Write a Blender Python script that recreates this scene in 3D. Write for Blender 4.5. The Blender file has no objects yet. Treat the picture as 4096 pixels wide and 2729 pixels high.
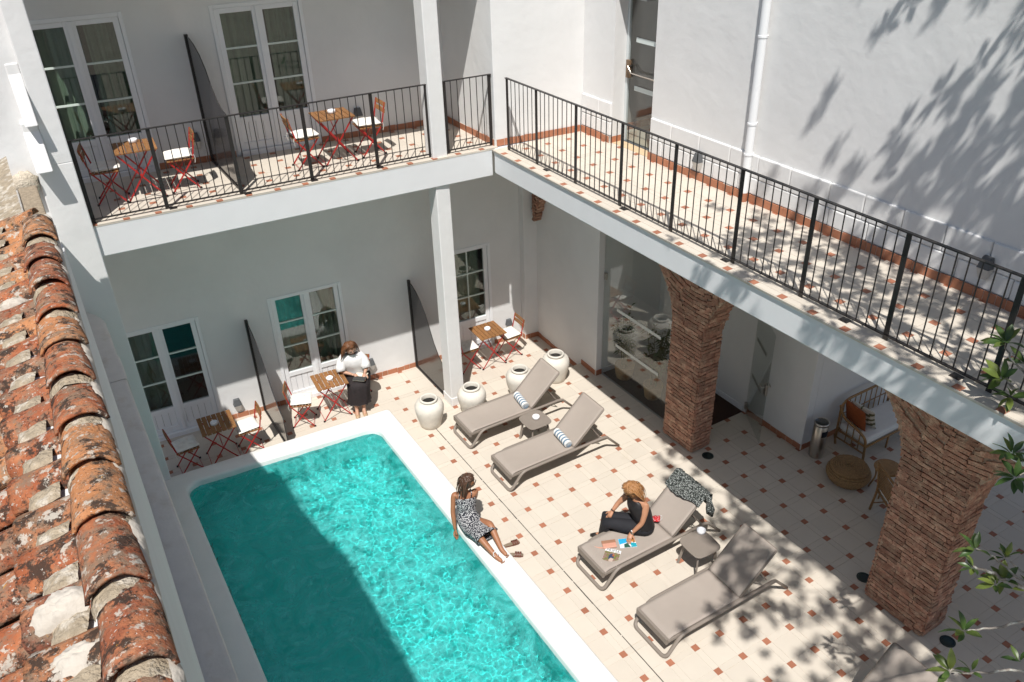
import bpy, math, random
import numpy as np
from mathutils import Vector, Matrix, noise
R_ = random.Random(7)
PI = math.pi
sc = bpy.context.scene
COL = sc.collection
HB = 4.415          # height of the upper terrace
D = -0.19           # the back terrace lies one step below the pool deck

# ------------------------------------------------------------------ camera, sky, sun, exposure
cd = bpy.data.cameras.new('camera')
cam = bpy.data.objects.new('camera', cd)
COL.objects.link(cam)
cd.sensor_width = 36.0
cd.lens = 29.425
cd.clip_start = 0.05
cd.clip_end = 2000
cam.matrix_world = Matrix(((0.852540, 0.290802, -0.434292, -5.683174), (-0.521935, 0.429888, -0.736736, -8.372906), (-0.027548, 0.854769, 0.518276, 8.598723), (0, 0, 0, 1)))
sc.camera = cam
CAMINV = cam.matrix_world.inverted()
CAMLOC = cam.matrix_world.translation.copy()

SUNV = Vector((0.335, 0.45, -1.0)).normalized()      # the way the light travels
w = bpy.data.worlds.new('World')
sc.world = w
w.use_nodes = True
nt = w.node_tree
nt.nodes.clear()
sky = nt.nodes.new('ShaderNodeTexSky')
sky.sky_type = 'NISHITA'
sky.sun_disc = False
sky.sun_elevation = math.asin(-SUNV.z)
sky.sun_rotation = math.atan2(-SUNV.x, -SUNV.y)
sky.air_density = 1.0
sky.dust_density = 1.2
bg = nt.nodes.new('ShaderNodeBackground')
bg.inputs[1].default_value = 0.08
wo = nt.nodes.new('ShaderNodeOutputWorld')
nt.links.new(sky.outputs[0], bg.inputs[0])
nt.links.new(bg.outputs[0], wo.inputs[0])
sl = bpy.data.lights.new('sun', 'SUN')
sl.energy = 5.0
sl.angle = math.radians(0.53)
sl.color = (1.0, 0.97, 0.925)
so = bpy.data.objects.new('sun', sl)
COL.objects.link(so)
so.rotation_euler = SUNV.to_track_quat('-Z', 'Y').to_euler()
so.location = (-6, -10, 20)
sc.view_settings.view_transform = 'Standard'
sc.view_settings.look = 'None'
sc.view_settings.gamma = 1.0
sc.view_settings.exposure = 0.08
sc.view_settings.use_curve_mapping = False
sc.render.engine = 'CYCLES'
sc.cycles.max_bounces = 10
sc.cycles.diffuse_bounces = 6
sc.cycles.glossy_bounces = 4
sc.cycles.transmission_bounces = 6
sc.cycles.transparent_max_bounces = 12
sc.cycles.caustics_reflective = False
sc.cycles.caustics_refractive = True
sc.cycles.sample_clamp_indirect = 6.0

# ------------------------------------------------------------------ mesh helpers
class MB:
    def __init__(s):
        s.v = []; s.f = []; s.m = []
    def add(s, vs, fs, mi=0):
        o = len(s.v)
        s.v += [tuple(x) for x in vs]
        s.f += [tuple(i + o for i in f) for f in fs]
        s.m += [mi] * len(fs)
        return s
    def box(s, x0, x1, y0, y1, z0, z1, M=None, mi=0):
        vs = [Vector(p) for p in ((x0, y0, z0), (x1, y0, z0), (x1, y1, z0), (x0, y1, z0),
                                  (x0, y0, z1), (x1, y0, z1), (x1, y1, z1), (x0, y1, z1))]
        if M: vs = [M @ p for p in vs]
        fs = [(0, 3, 2, 1), (4, 5, 6, 7), (0, 1, 5, 4), (1, 2, 6, 5), (2, 3, 7, 6), (3, 0, 4, 7)]
        if M and M.determinant() < 0: fs = [f[::-1] for f in fs]
        return s.add(vs, fs, mi)
    def bar(s, p, q, w, h, up=(0, 0, 1), mi=0):
        p = Vector(p); q = Vector(q); d = (q - p)
        L = d.length; d.normalize()
        u = Vector(up)
        if abs(d.dot(u)) > .98: u = Vector((1, 0, 0))
        a = d.cross(u).normalized(); b = a.cross(d)
        M = Matrix((a, b, d)).transposed().to_4x4(); M.translation = p
        return s.box(-w / 2, w / 2, -h / 2, h / 2, 0, L, M, mi)
    def prism(s, poly, z0, z1, M=None, mi=0):
        n = len(poly)
        vs = [Vector((x, y, z0)) for x, y in poly] + [Vector((x, y, z1)) for x, y in poly]
        if M: vs = [M @ p for p in vs]
        fs = [tuple(range(n - 1, -1, -1)), tuple(range(n, 2 * n))]
        fs += [(i, (i + 1) % n, n + (i + 1) % n, n + i) for i in range(n)]
        return s.add(vs, fs, mi)
    def tube(s, pts, r, n=8, caps=True, mi=0, closed=False, flat=1.0):
        pts = [Vector(p) for p in pts]
        k = len(pts)
        rs = r if isinstance(r, (list, tuple)) else [r] * k
        vs = []; a = None
        for i, p in enumerate(pts):
            if closed: t = pts[(i + 1) % k] - pts[i - 1]
            elif i == 0: t = pts[1] - p
            elif i == k - 1: t = p - pts[i - 1]
            else: t = (pts[i + 1] - p).normalized() + (p - pts[i - 1]).normalized()
            if t.length < 1e-9: t = Vector((0, 0, 1))
            t.normalize()
            if a is None:
                a = t.cross(Vector((0, 0, 1)) if abs(t.z) < .9 else Vector((1, 0, 0))).normalized()
            else:
                a = (a - t * a.dot(t))
                if a.length < 1e-6: a = t.cross(Vector((1, .3, .2)))
                a.normalize()
            b = t.cross(a)
            for j in range(n):
                c = 2 * PI * j / n
                vs.append(p + a * (math.cos(c) * rs[i]) + b * (math.sin(c) * rs[i] * flat))
        fs = []
        for i in range(k if closed else k - 1):
            i2 = (i + 1) % k
            for j in range(n):
                j2 = (j + 1) % n
                fs.append((i * n + j, i * n + j2, i2 * n + j2, i2 * n + j))
        if caps and not closed:
            fs.append(tuple(range(n - 1, -1, -1)))
            fs.append(tuple((k - 1) * n + j for j in range(n)))
        return s.add(vs, fs, mi)
    def lathe(s, prof, n=32, c=(0, 0, 0), mi=0, capb=True, capt=False):
        vs = []
        for r, z in prof:
            for j in range(n):
                t = 2 * PI * j / n
                vs.append((c[0] + r * math.cos(t), c[1] + r * math.sin(t), c[2] + z))
        fs = []
        for i in range(len(prof) - 1):
            for j in range(n):
                j2 = (j + 1) % n
                fs.append((i * n + j, i * n + j2, (i + 1) * n + j2, (i + 1) * n + j))
        if capb: fs.append(tuple(range(n - 1, -1, -1)))
        if capt: fs.append(tuple((len(prof) - 1) * n + j for j in range(n)))
        return s.add(vs, fs, mi)
    def loft(s, rings, caps=True, mi=0):
        n = len(rings[0]); vs = [p for r in rings for p in r]; fs = []
        for i in range(len(rings) - 1):
            for j in range(n):
                j2 = (j + 1) % n
                fs.append((i * n + j, i * n + j2, (i + 1) * n + j2, (i + 1) * n + j))
        if caps:
            fs.append(tuple(range(n - 1, -1, -1))); fs.append(tuple((len(rings) - 1) * n + j for j in range(n)))
        return s.add(vs, fs, mi)
    def ell(s, c, r, nu=12, nv=8, M=None, mi=0):
        c = Vector(c); vs = []; fs = []
        for i in range(nv + 1):
            t = PI * i / nv
            for j in range(nu):
                p = 2 * PI * j / nu
                q = Vector((r[0] * math.sin(t) * math.cos(p), r[1] * math.sin(t) * math.sin(p), r[2] * math.cos(t)))
                vs.append((M @ q if M else q) + c)
        for i in range(nv):
            for j in range(nu):
                j2 = (j + 1) % nu
                fs.append((i * nu + j, (i + 1) * nu + j, (i + 1) * nu + j2, i * nu + j2))
        return s.add(vs, fs, mi)
    def grid(s, fn, nu, nv, mi=0):
        vs = [fn(i / nu, j / nv) for j in range(nv + 1) for i in range(nu + 1)]
        fs = [(j * (nu + 1) + i, j * (nu + 1) + i + 1, (j + 1) * (nu + 1) + i + 1, (j + 1) * (nu + 1) + i)
              for j in range(nv) for i in range(nu)]
        return s.add(vs, fs, mi)
    def mesh(s, name, mats, smooth=False):
        me = bpy.data.meshes.new(name)
        me.from_pydata([tuple(v) for v in s.v], [], s.f)
        for m in (mats if isinstance(mats, (list, tuple)) else [mats]): me.materials.append(m)
        if any(s.m): me.polygons.foreach_set('material_index', s.m)
        if smooth: me.polygons.foreach_set('use_smooth', [True] * len(me.polygons))
        me.update()
        return me
    def build(s, name, mats, parent=None, smooth=False, bevel=0, seg=2, sub=0, solid=0, autos=None):
        o = bpy.data.objects.new(name, s.mesh(name, mats, smooth))
        COL.objects.link(o)
        if parent: o.parent = parent
        if solid:
            md = o.modifiers.new('solid', 'SOLIDIFY'); md.thickness = solid; md.offset = 0
        if bevel:
            md = o.modifiers.new('bevel', 'BEVEL'); md.width = bevel; md.segments = seg; md.limit_method = 'ANGLE'
            md.angle_limit = math.radians(40); md.harden_normals = False
        if sub:
            md = o.modifiers.new('sub', 'SUBSURF'); md.levels = sub; md.render_levels = sub
        return o

def tag(o, label=None, cat=None, group=None, kind=None):
    if label: o['label'] = label
    if cat: o['category'] = cat
    if group: o['group'] = group
    if kind: o['kind'] = kind
    return o
def thing(name, label, cat, loc=(0, 0, 0), rz=0, group=None):
    o = bpy.data.objects.new(name, None); COL.objects.link(o)
    o.empty_display_size = .1
    o.location = loc; o.rotation_euler = (0, 0, rz)
    return tag(o, label, cat, group)
def inst(name, me, parent=None, loc=(0, 0, 0), rot=(0, 0, 0), scale=(1, 1, 1)):
    o = bpy.data.objects.new(name, me); COL.objects.link(o)
    if parent: o.parent = parent
    o.location = loc; o.rotation_euler = rot; o.scale = scale
    return o
def copy_tree(o, parent=None):
    c = o.copy(); COL.objects.link(c)
    if parent: c.parent = parent
    for ch in list(o.children): copy_tree(ch, c)
    return c
def dup(root, loc, rz, label):
    c = copy_tree(root); c.location = loc; c.rotation_euler = (0, 0, rz); c['label'] = label
    return c
def frame(x0, y0, slope, z0=0):
    """local (u along the wall, w out towards the courtyard, z up) -> world"""
    u = Vector((1, slope, 0)).normalized(); o = Vector((u.y, -u.x, 0))
    M = Matrix((u, o, Vector((0, 0, 1)))).transposed().to_4x4(); M.translation = Vector((x0, y0, z0))
    return M
def fbm(p, s=1.0, o=3):
    return noise.fractal(Vector(p) * s, 1.0, 2.0, o)
def inview(p, m=0.06):
    q = CAMINV @ Vector(p)
    if q.z > -.1: return False
    x = q.x / -q.z * 29.425 / 18; y = q.y / -q.z * 29.425 / 18 * 1.5015
    return abs(x) < 1 + m and abs(y) < 1 + m
def camdist(p): return (Vector(p) - CAMLOC).length

# ------------------------------------------------------------------ materials
def N(nt, t, **k):
    n = nt.nodes.new(t)
    for a, b in k.items(): setattr(n, a, b)
    return n
def mat(name, col, rough=.6, var=0.0, vs=3.0, col2=None, thr=None, bump=0.0, bs=60.0, metal=0.0, spec=0.4, hue=0.0,
        stretch=None, coat=0, sss=0):
    m = bpy.data.materials.new(name); m.use_nodes = True
    t = m.node_tree; b = t.nodes['Principled BSDF']; L = t.links.new
    b.inputs['Roughness'].default_value = rough
    b.inputs['Metallic'].default_value = metal
    b.inputs['Specular IOR Level'].default_value = spec
    if coat: b.inputs['Coat Weight'].default_value = coat
    c = N(t, 'ShaderNodeRGB'); c.outputs[0].default_value = (*col, 1)
    out = c.outputs[0]
    g = N(t, 'ShaderNodeNewGeometry'); pos = g.outputs['Position']
    if stretch:
        mp = N(t, 'ShaderNodeMapping'); mp.inputs['Scale'].default_value = stretch; L(pos, mp.inputs[0]); pos = mp.outputs[0]
    if col2 is not None:
        n = N(t, 'ShaderNodeTexNoise'); n.inputs['Scale'].default_value = vs; n.inputs['Detail'].default_value = 7
        n.inputs['Roughness'].default_value = .65
        L(pos, n.inputs['Vector'])
        r = N(t, 'ShaderNodeMapRange'); lo, hi = thr or (.4, .65)
        r.inputs[1].default_value = lo; r.inputs[2].default_value = hi
        L(n.outputs['Fac'], r.inputs[0])
        mx = N(t, 'ShaderNodeMix', data_type='RGBA'); mx.inputs['B'].default_value = (*col2, 1)
        L(r.outputs[0], mx.inputs['Factor']); L(out, mx.inputs['A']); out = mx.outputs['Result']
    if var:
        n = N(t, 'ShaderNodeTexNoise'); n.inputs['Scale'].default_value = vs * 2.3; n.inputs['Detail'].default_value = 6
        L(pos, n.inputs['Vector'])
        r = N(t, 'ShaderNodeMapRange'); r.inputs[1].default_value = .25; r.inputs[2].default_value = .75
        r.inputs[3].default_value = 1 - var; r.inputs[4].default_value = 1 + var
        L(n.outputs['Fac'], r.inputs[0])
        h = N(t, 'ShaderNodeHueSaturation'); L(r.outputs[0], h.inputs['Value']); L(out, h.inputs['Color']); out = h.outputs[0]
    if hue:
        oi = N(t, 'ShaderNodeObjectInfo')
        r = N(t, 'ShaderNodeMapRange'); r.inputs[3].default_value = 1 - hue; r.inputs[4].default_value = 1 + hue
        L(oi.outputs['Random'], r.inputs[0])
        h = N(t, 'ShaderNodeHueSaturation'); L(r.outputs[0], h.inputs['Value']); L(out, h.inputs['Color']); out = h.outputs[0]
    L(out, b.inputs['Base Color'])
    if bump:
        n = N(t, 'ShaderNodeTexNoise'); n.inputs['Scale'].default_value = bs; n.inputs['Detail'].default_value = 5
        L(pos, n.inputs['Vector'])
        bu = N(t, 'ShaderNodeBump'); bu.inputs['Strength'].default_value = bump; bu.inputs['Distance'].default_value = .02
        L(n.outputs['Fac'], bu.inputs['Height']); L(bu.outputs[0], b.inputs['Normal'])
    return m
def plaster(name, col):
    """hand-trowelled lime render: long soft undulations, fine sand grain, a few faint stains"""
    m = mat(name, col, .82, var=.025, vs=.8, col2=tuple(c * .93 for c in col), thr=(.5, .8), spec=.2)
    t = m.node_tree; b = t.nodes['Principled BSDF']; L = t.links.new
    g = N(t, 'ShaderNodeNewGeometry')
    hs = []
    for s, a in ((2.2, .9), (9, .35), (120, .045)):
        n = N(t, 'ShaderNodeTexNoise'); n.inputs['Scale'].default_value = s; n.inputs['Detail'].default_value = 3
        L(g.outputs['Position'], n.inputs['Vector'])
        k = N(t, 'ShaderNodeMath', operation='MULTIPLY'); k.inputs[1].default_value = a; L(n.outputs['Fac'], k.inputs[0]); hs.append(k)
    a1 = N(t, 'ShaderNodeMath', operation='ADD'); L(hs[0].outputs[0], a1.inputs[0]); L(hs[1].outputs[0], a1.inputs[1])
    a2 = N(t, 'ShaderNodeMath', operation='ADD'); L(a1.outputs[0], a2.inputs[0]); L(hs[2].outputs[0], a2.inputs[1])
    bu = N(t, 'ShaderNodeBump'); bu.inputs['Strength'].default_value = .34; bu.inputs['Distance'].default_value = .03
    L(a2.outputs[0], bu.inputs['Height']); L(bu.outputs[0], b.inputs['Normal'])
    return m
def glass(name, tint, base=.04):
    m = bpy.data.materials.new(name); m.use_nodes = True
    t = m.node_tree; t.nodes.clear(); L = t.links.new
    o = N(t, 'ShaderNodeOutputMaterial'); mx = N(t, 'ShaderNodeMixShader')
    tr = N(t, 'ShaderNodeBsdfTransparent'); tr.inputs[0].default_value = (*tint, 1)
    gl = N(t, 'ShaderNodeBsdfGlossy'); gl.inputs['Roughness'].default_value = 0.0
    lw = N(t, 'ShaderNodeLayerWeight')                       # Schlick: 4 % head on, all of it at grazing angles
    pw = N(t, 'ShaderNodeMath', operation='POWER'); pw.inputs[1].default_value = 5; L(lw.outputs['Facing'], pw.inputs[0])
    ma = N(t, 'ShaderNodeMath', operation='MULTIPLY_ADD', use_clamp=True); ma.inputs[1].default_value = .96; ma.inputs[2].default_value = base
    L(pw.outputs[0], ma.inputs[0]); L(ma.outputs[0], mx.inputs[0]); L(tr.outputs[0], mx.inputs[1]); L(gl.outputs[0], mx.inputs[2])
    L(mx.outputs[0], o.inputs[0])
    return m
def terracotta(name):
    """old barrel tiles: orange to brown clay, black algae, grey and cream lichen, per-tile tint"""
    m = bpy.data.materials.new(name); m.use_nodes = True
    t = m.node_tree; b = t.nodes['Principled BSDF']; L = t.links.new
    b.inputs['Roughness'].default_value = .9; b.inputs['Specular IOR Level'].default_value = .15
    g = N(t, 'ShaderNodeNewGeometry'); oi = N(t, 'ShaderNodeObjectInfo')
    cr = N(t, 'ShaderNodeValToRGB'); L(oi.outputs['Random'], cr.inputs[0])
    e = cr.color_ramp.elements; e[0].color = (.27, .085, .042, 1); e[1].color = (.40, .175, .08, 1)
    for p, c in ((.25, (.38, .115, .048, 1)), (.5, (.23, .085, .052, 1)), (.72, (.45, .20, .085, 1))):
        x = e.new(p); x.color = c
    out = cr.outputs[0]
    def layer(out, scale, lo, hi, col, amt=1.0, detail=8, rough=.7, seed=0.0):
        mp = N(t, 'ShaderNodeMapping'); mp.inputs['Location'].default_value = (seed, seed * 1.7, -seed)
        L(g.outputs['Position'], mp.inputs[0])
        n = N(t, 'ShaderNodeTexNoise'); n.inputs['Scale'].default_value = scale; n.inputs['Detail'].default_value = detail
        n.inputs['Roughness'].default_value = rough; L(mp.outputs[0], n.inputs['Vector'])
        r = N(t, 'ShaderNodeMapRange'); r.inputs[1].default_value = lo; r.inputs[2].default_value = hi
        r.inputs[4].default_value = amt; L(n.outputs['Fac'], r.inputs[0])
        mx = N(t, 'ShaderNodeMix', data_type='RGBA'); mx.inputs['B'].default_value = (*col, 1)
        L(r.outputs[0], mx.inputs['Factor']); L(out, mx.inputs['A'])
        return mx.outputs['Result'], n.outputs['Fac']
    out, _ = layer(out, 9, .45, .75, (.60, .27, .13), .7, 5, .6, 3)
    out, _ = layer(out, 12, .47, .58, (.22, .165, .115), .8, 9, .75, 21)
    out, nb = layer(out, 11, .515, .565, (.040, .030, .024), .92, 10, .78, 5)
    out, _ = layer(out, 70, .60, .66, (.05, .035, .028), .85, 4, .6, 8)
    out, nw = layer(out, 17, .575, .605, (.50, .45, .38), .85, 7, .7, 13)
    out, _ = layer(out, 95, .66, .70, (.62, .58, .52), .9, 3, .6, 17)
    out, _ = layer(out, 30, .72, .74, (.52, .25, .03), .8, 3, .6, 31)
    L(out, b.inputs['Base Color'])
    n = N(t, 'ShaderNodeTexNoise'); n.inputs['Scale'].default_value = 55; n.inputs['Detail'].default_value = 8
    L(g.outputs['Position'], n.inputs['Vector'])
    ad = N(t, 'ShaderNodeMath', operation='ADD'); L(n.outputs['Fac'], ad.inputs[0]); L(nw, ad.inputs[1])
    bu = N(t, 'ShaderNodeBump'); bu.inputs['Strength'].default_value = .7; bu.inputs['Distance'].default_value = .012
    L(ad.outputs[0], bu.inputs['Height']); L(bu.outputs[0], b.inputs['Normal'])
    return m

M_WALL = plaster('white_lime_render', (.735, .73, .72))
M_FASCIA = mat('painted_fascia', (.72, .725, .73), .6, var=.02, vs=1.5, bump=.05, bs=12)
M_WALL2 = plaster('old_white_render', (.78, .765, .74))
M_COPING = mat('pool_coping', (.80, .79, .77), .55, var=.03, vs=1.5, col2=(.70, .68, .64), thr=(.55, .8), bump=.12, bs=40)
M_CREAM = mat('cream_tile', (.59, .53, .45), .62, var=.03, vs=1.2, col2=(.52, .45, .355), thr=(.62, .85), bump=.05, bs=120, hue=.03)
M_RED = mat('red_tile', (.36, .145, .085), .6, var=.08, vs=3, bump=.05, bs=120, hue=.10)
M_GROUT = mat('grout', (.62, .56, .48), .9, var=.12, vs=2, col2=(.50, .36, .22), thr=(.55, .7))
M_SKIRT = mat('skirting_clay', (.40, .165, .09), .55, var=.08, vs=4, hue=.10)
M_BLACK = mat('black_metal', (.020, .017, .016), .42, var=.15, vs=6, spec=.5)
M_PANEL = mat('black_screen_panel', (.035, .032, .032), .16, spec=.6)
M_FRAME = mat('white_joinery', (.80, .81, .82), .38, spec=.5)
M_MUNTIN = mat('glazing_bar', (.66, .74, .68), .35)
M_GLASS = glass('window_glass', (.80, .85, .82), .085)
M_SHOP = glass('clear_glass', (.94, .96, .95), .075)
M_CURTAIN = mat('grey_green_curtain', (.33, .38, .31), .9, var=.08, vs=3)
M_ROOM = mat('dim_room', (.24, .22, .20), .9)  # walls coloured dark to stand in for the unlit interior behind the panes
M_WOOD = mat('oiled_acacia', (.30, .145, .055), .5, var=.28, vs=6, stretch=(14, 2, 14), col2=(.17, .075, .03), thr=(.45, .7), bump=.1, bs=60, hue=.14)
M_REDM = mat('red_steel', (.42, .02, .018), .38, spec=.5)
M_FOOT = mat('black_rubber', (.015, .015, .015), .7)
M_CUSH = mat('cream_cotton', (.80, .77, .71), .92, var=.05, vs=6, bump=.25, bs=90)
M_CERAM = mat('white_ceramic', (.82, .82, .84), .18, spec=.6)
M_GREYLAMP = mat('grey_lamp', (.10, .105, .11), .5)
M_LAMPB = mat('lamp_diffuser', (.55, .53, .50), .45)
M_TAUPE = mat('taupe_resin', (.235, .20, .17), .5, var=.03, vs=4, spec=.35)
M_SLING = mat('taupe_mesh_fabric', (.36, .31, .27), .75, var=.03, vs=2, bump=.2, bs=600, spec=.2)
M_JAR = mat('pale_stoneware', (.66, .62, .55), .7, var=.07, vs=3, col2=(.50, .47, .42), thr=(.5, .72), bump=.3, bs=14)
M_JARIN = mat('dark_jar_water', (.008, .007, .007), .25)
M_RATTAN = mat('rattan', (.33, .185, .075), .55, var=.2, vs=12, col2=(.20, .10, .04), thr=(.5, .75))
M_SEAGRASS = mat('seagrass', (.34, .21, .10), .8, var=.3, vs=16, bump=.5, bs=90)
M_WHITEFAB = mat('white_fabric', (.78, .76, .72), .9, var=.03, vs=5, bump=.15, bs=80)
M_STEEL = mat('brushed_steel', (.55, .52, .48), .28, metal=1.0, var=.08, vs=30, stretch=(1, 1, 12))
M_DARKMETAL = mat('dark_bronze_grille', (.035, .05, .048), .35, metal=.6)
M_MAT = mat('brown_doormat', (.055, .028, .02), .98, var=.4, vs=60, bump=.6, bs=220)
M_PIPE = mat('white_pipe', (.80, .81, .82), .4)
M_BRICK = mat('old_brick', (.37, .19, .13), .92, var=.3, vs=10, col2=(.50, .34, .24), thr=(.45, .68), bump=.9, bs=55, hue=.28)
M_MORTAR = mat('brick_mortar', (.46, .33, .24), .95, var=.3, vs=9, col2=(.34, .21, .15), thr=(.45, .65), bump=.9, bs=45)
M_ROOFMORTAR = mat('lichen_mortar', (.38, .31, .22), .95, var=.25, vs=12, col2=(.58, .52, .43), thr=(.5, .62), bump=1.0, bs=60)
M_WHITEMORTAR = mat('white_lime_patch', (.54, .49, .42), .9, var=.06, vs=5, bump=.7, bs=18)
M_GRW = mat('white_grout', (.62, .58, .52), .9)
M_TERRA = terracotta('old_terracotta')
M_REDMEMB = mat('red_membrane', (.25, .045, .035), .5, var=.1, vs=5, bump=.4, bs=25)
M_SLABGREY = mat('weathered_slab', (.50, .48, .45), .9, var=.12, vs=8, col2=(.25, .19, .12), thr=(.55, .7), bump=.6, bs=40)
# ================================================================== GROUND, POOL, FLOORS
gb = MB()
for x0, x1, y0, y1 in ((-150, -5.0, -150, 150), (6.9, 150, -150, 150), (-5.0, 6.9, 5.2, 150), (-5.0, 6.9, -150, -7.6)):
    gb.add([(x0, y0, -.45), (x1, y0, -.45), (x1, y1, -.45), (x0, y1, -.45)], [(0, 1, 2, 3)])
tag(gb.build('ground', mat('pale_paving', (.25, .22, .18), .95, var=.2, vs=.3)), kind='structure')

def clip(poly, hps):
    for a, b, c in hps:                       # keep a*x+b*y+c >= 0
        out = []
        for i in range(len(poly)):
            p, q = poly[i - 1], poly[i]
            dp = a * p[0] + b * p[1] + c; dq = a * q[0] + b * q[1] + c
            if (dp >= 0) != (dq >= 0):
                t = dp / (dp - dq); out.append((p[0] + (q[0] - p[0]) * t, p[1] + (q[1] - p[1]) * t))
            if dq >= 0: out.append(q)
        poly = out
        if len(poly) < 3: return []
    return poly
def area(p): return abs(sum(p[i - 1][0] * p[i][1] - p[i][0] * p[i - 1][1] for i in range(len(p)))) / 2

TILE = 0.40; RH = 0.044; GAP = 0.0022
def tile_mesh(name, sx, sy, m):
    b = MB().box(-sx / 2, sx / 2, -sy / 2, sy / 2, -.012, 0)
    return b.mesh(name, m)
TM = {'red_tile': tile_mesh('red_tile', 2 * RH - 2 * GAP, 2 * RH - 2 * GAP, M_RED),
      'floor_tile': tile_mesh('floor_tile', TILE - 2 * RH - 2 * GAP, TILE - 2 * RH - 2 * GAP, M_CREAM),
      'narrow_tile': tile_mesh('narrow_tile', TILE - 2 * RH - 2 * GAP, 2 * RH - 2 * GAP, M_CREAM)}
def tile_floor(name, z, org, u, v, ir, jr, hps, base_poly, skip=lambda k, i, j: False, hole=None):
    b = MB()
    for bp in (base_poly if isinstance(base_poly[0], list) else [base_poly]): b.prism(bp, z - .03, z - .004)
    root = b.build(name, M_GROUT); tag(root, kind='structure')
    org = Vector((*org, 0)); u = Vector((*u, 0)).normalized(); v = Vector((*v, 0)).normalized()
    ang = math.atan2(u.y, u.x)
    items = {k: [] for k in TM}
    h = (TILE - 2 * RH) / 2
    for i in range(*ir):
        for j in range(*jr):
            c = org + u * (TILE * i) + v * (TILE * j)
            for k, ox, oy, sx, sy, ro in (('red_tile', 0, 0, RH - GAP, RH - GAP, 0),
                                          ('floor_tile', TILE / 2, TILE / 2, h - GAP, h - GAP, 0),
                                          ('narrow_tile', TILE / 2, 0, h - GAP, RH - GAP, 0),
                                          ('narrow_tile', 0, TILE / 2, RH - GAP, h - GAP, 1)):
                if skip(k, i, j): k2 = 'floor_tile' if k == 'red_tile' else k
                else: k2 = k
                p = c + u * ox + v * oy
                poly = [tuple((p + u * (a * sx) + v * (e * sy))[:2]) for a, e in ((-1, -1), (1, -1), (1, 1), (-1, 1))]
                cp = clip(poly, hps)
                if not cp or area(cp) < 2e-4: continue
                if hole and all(hole(q) for q in cp): continue
                whole = area(cp) > area(poly) * .999 and k2 == k
                P = (p.x, p.y, z)
                items[k2].append((0 if inview(P, .03) else 1, camdist(P), P, whole, ro, cp))
    for k, L in items.items():
        L.sort(key=lambda t: t[:2])
        rest = MB()
        for n, (out, dist, P, whole, ro, cp) in enumerate(L):
            dz = R_.uniform(-.0006, .0006)
            if n < 298 and not out:
                if whole:
                    inst(k, TM[k], root, (P[0], P[1], P[2] + dz), (R_.uniform(-.0012, .0012), R_.uniform(-.0012, .0012), ang + ro * PI / 2))
                else:
                    MB().prism(cp if True else cp, z - .012, z + dz).build(k, M_RED if k == 'red_tile' else M_CREAM, root)
            else:
                rest.prism(cp, z - .012, z + dz)
        if rest.v:
            tag(rest.build(k + '_field', M_RED if k == 'red_tile' else M_CREAM, root), kind='stuff')
    return root
def ccw(p):
    s = sum(p[i - 1][0] * p[i][1] - p[i][0] * p[i - 1][1] for i in range(len(p)))
    return p if s > 0 else p[::-1]

# pool deck (z = 0): reds sit on a 40 cm lattice, one plain row along the step down to the back terrace
deck = tile_floor('pool_deck', 0.0, (0, 0), (1, 0), (0, 1), (-4, 17), (-19, 7),
    [(1, 0, 1.72), (0, -1, 2.42), (-1, 0, 6.8), (0, 1, 7.5)], [(-1.72, -7.5), (6.8, -7.5), (6.8, 2.42), (-1.72, 2.42)],
    skip=lambda k, i, j: j >= 6 and k == 'red_tile')
# black movement joint with its loose filler
jb = MB(); y = -7.4
while y < 2.1:
    y2 = y + R_.uniform(.05, .3); jb.box(-1.052 + R_.uniform(-.002, .002), -1.040, y, y2, -.01, .0012); y = y2 + R_.choice((0, 0, .015))
jb.build('movement_joint', mat('joint_filler', (.03, .024, .02), .95), deck)
ter = tile_floor('back_terrace_floor', D, (-.718, 3.957), (1, -.0372), (.03, 1), (-14, 9), (-6, 4),
    [(1, 0, 5.35), (0, 1, -2.40), (-1, 0, 2.32), (-.075, -1, 4.36)], [[(-1.60, 2.4), (2.4, 2.4), (2.4, 4.5), (-1.60, 4.6)], [(-5.4, 3.04), (-1.60, 2.80), (-1.60, 4.6), (-5.4, 4.75)]],
    hole=lambda q: q[0] < -1.57 and q[1] < 2.86 - (q[0] + 1.575) * .0597)
MB().box(-1.57, 2.3, 2.405, 2.44, D - .02, -.004).build('step_riser', M_CREAM, deck)

# ------------------------------------------------------------------ the pool
def rounded(x0, x1, y0, yl, yr, r, n=8):
    """open-fronted rounded outline: left side up, far edge, right side down (far edge slanted yl -> yr)"""
    p = [(x0, y0)]
    for c, a0 in (((x0 + r, yl - r), PI), ((x1 - r, yr - r), PI / 2)):
        for k in range(n + 1):
            a = a0 - k * PI / 2 / n
            p.append((c[0] + r * math.cos(a), c[1] + r * math.sin(a)))
    p.append((x1, y0))
    return p
IN = rounded(-5.025, -1.945, -7.5, 2.755, 2.525, .24)
OUT = rounded(-5.42, -1.575, -7.5, 3.09, 2.86, .06)
CZ, WZ, PB = .20, .085, -.62
pb = MB()
rings = []
def off(P, Q, t): return [(a[0] + (b[0] - a[0]) * t, a[1] + (b[1] - a[1]) * t) for a, b in zip(P, Q)]
prof = [(1.0, -.45), (1.0, CZ - .035), (.985, CZ - .012), (.93, CZ), (.5, CZ + .004), (.09, CZ), (.02, CZ - .014), (0.0, CZ - .05), (0.0, WZ - .10)]
k = len(IN)
for t, zz in prof:
    rings.append([(x, y, zz) for x, y in off(IN, OUT, t)])
vs = [p for r in rings for p in r]
fs = [(i * k + j, i * k + j + 1, (i + 1) * k + j + 1, (i + 1) * k + j) for i in range(len(rings) - 1) for j in range(k - 1)]
pb.add(vs, fs)
pool = pb.build('swimming_pool', M_COPING, smooth=True)
tag(pool, 'turquoise swimming pool with a white rounded rim beside the tiled deck', 'swimming pool')
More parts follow.
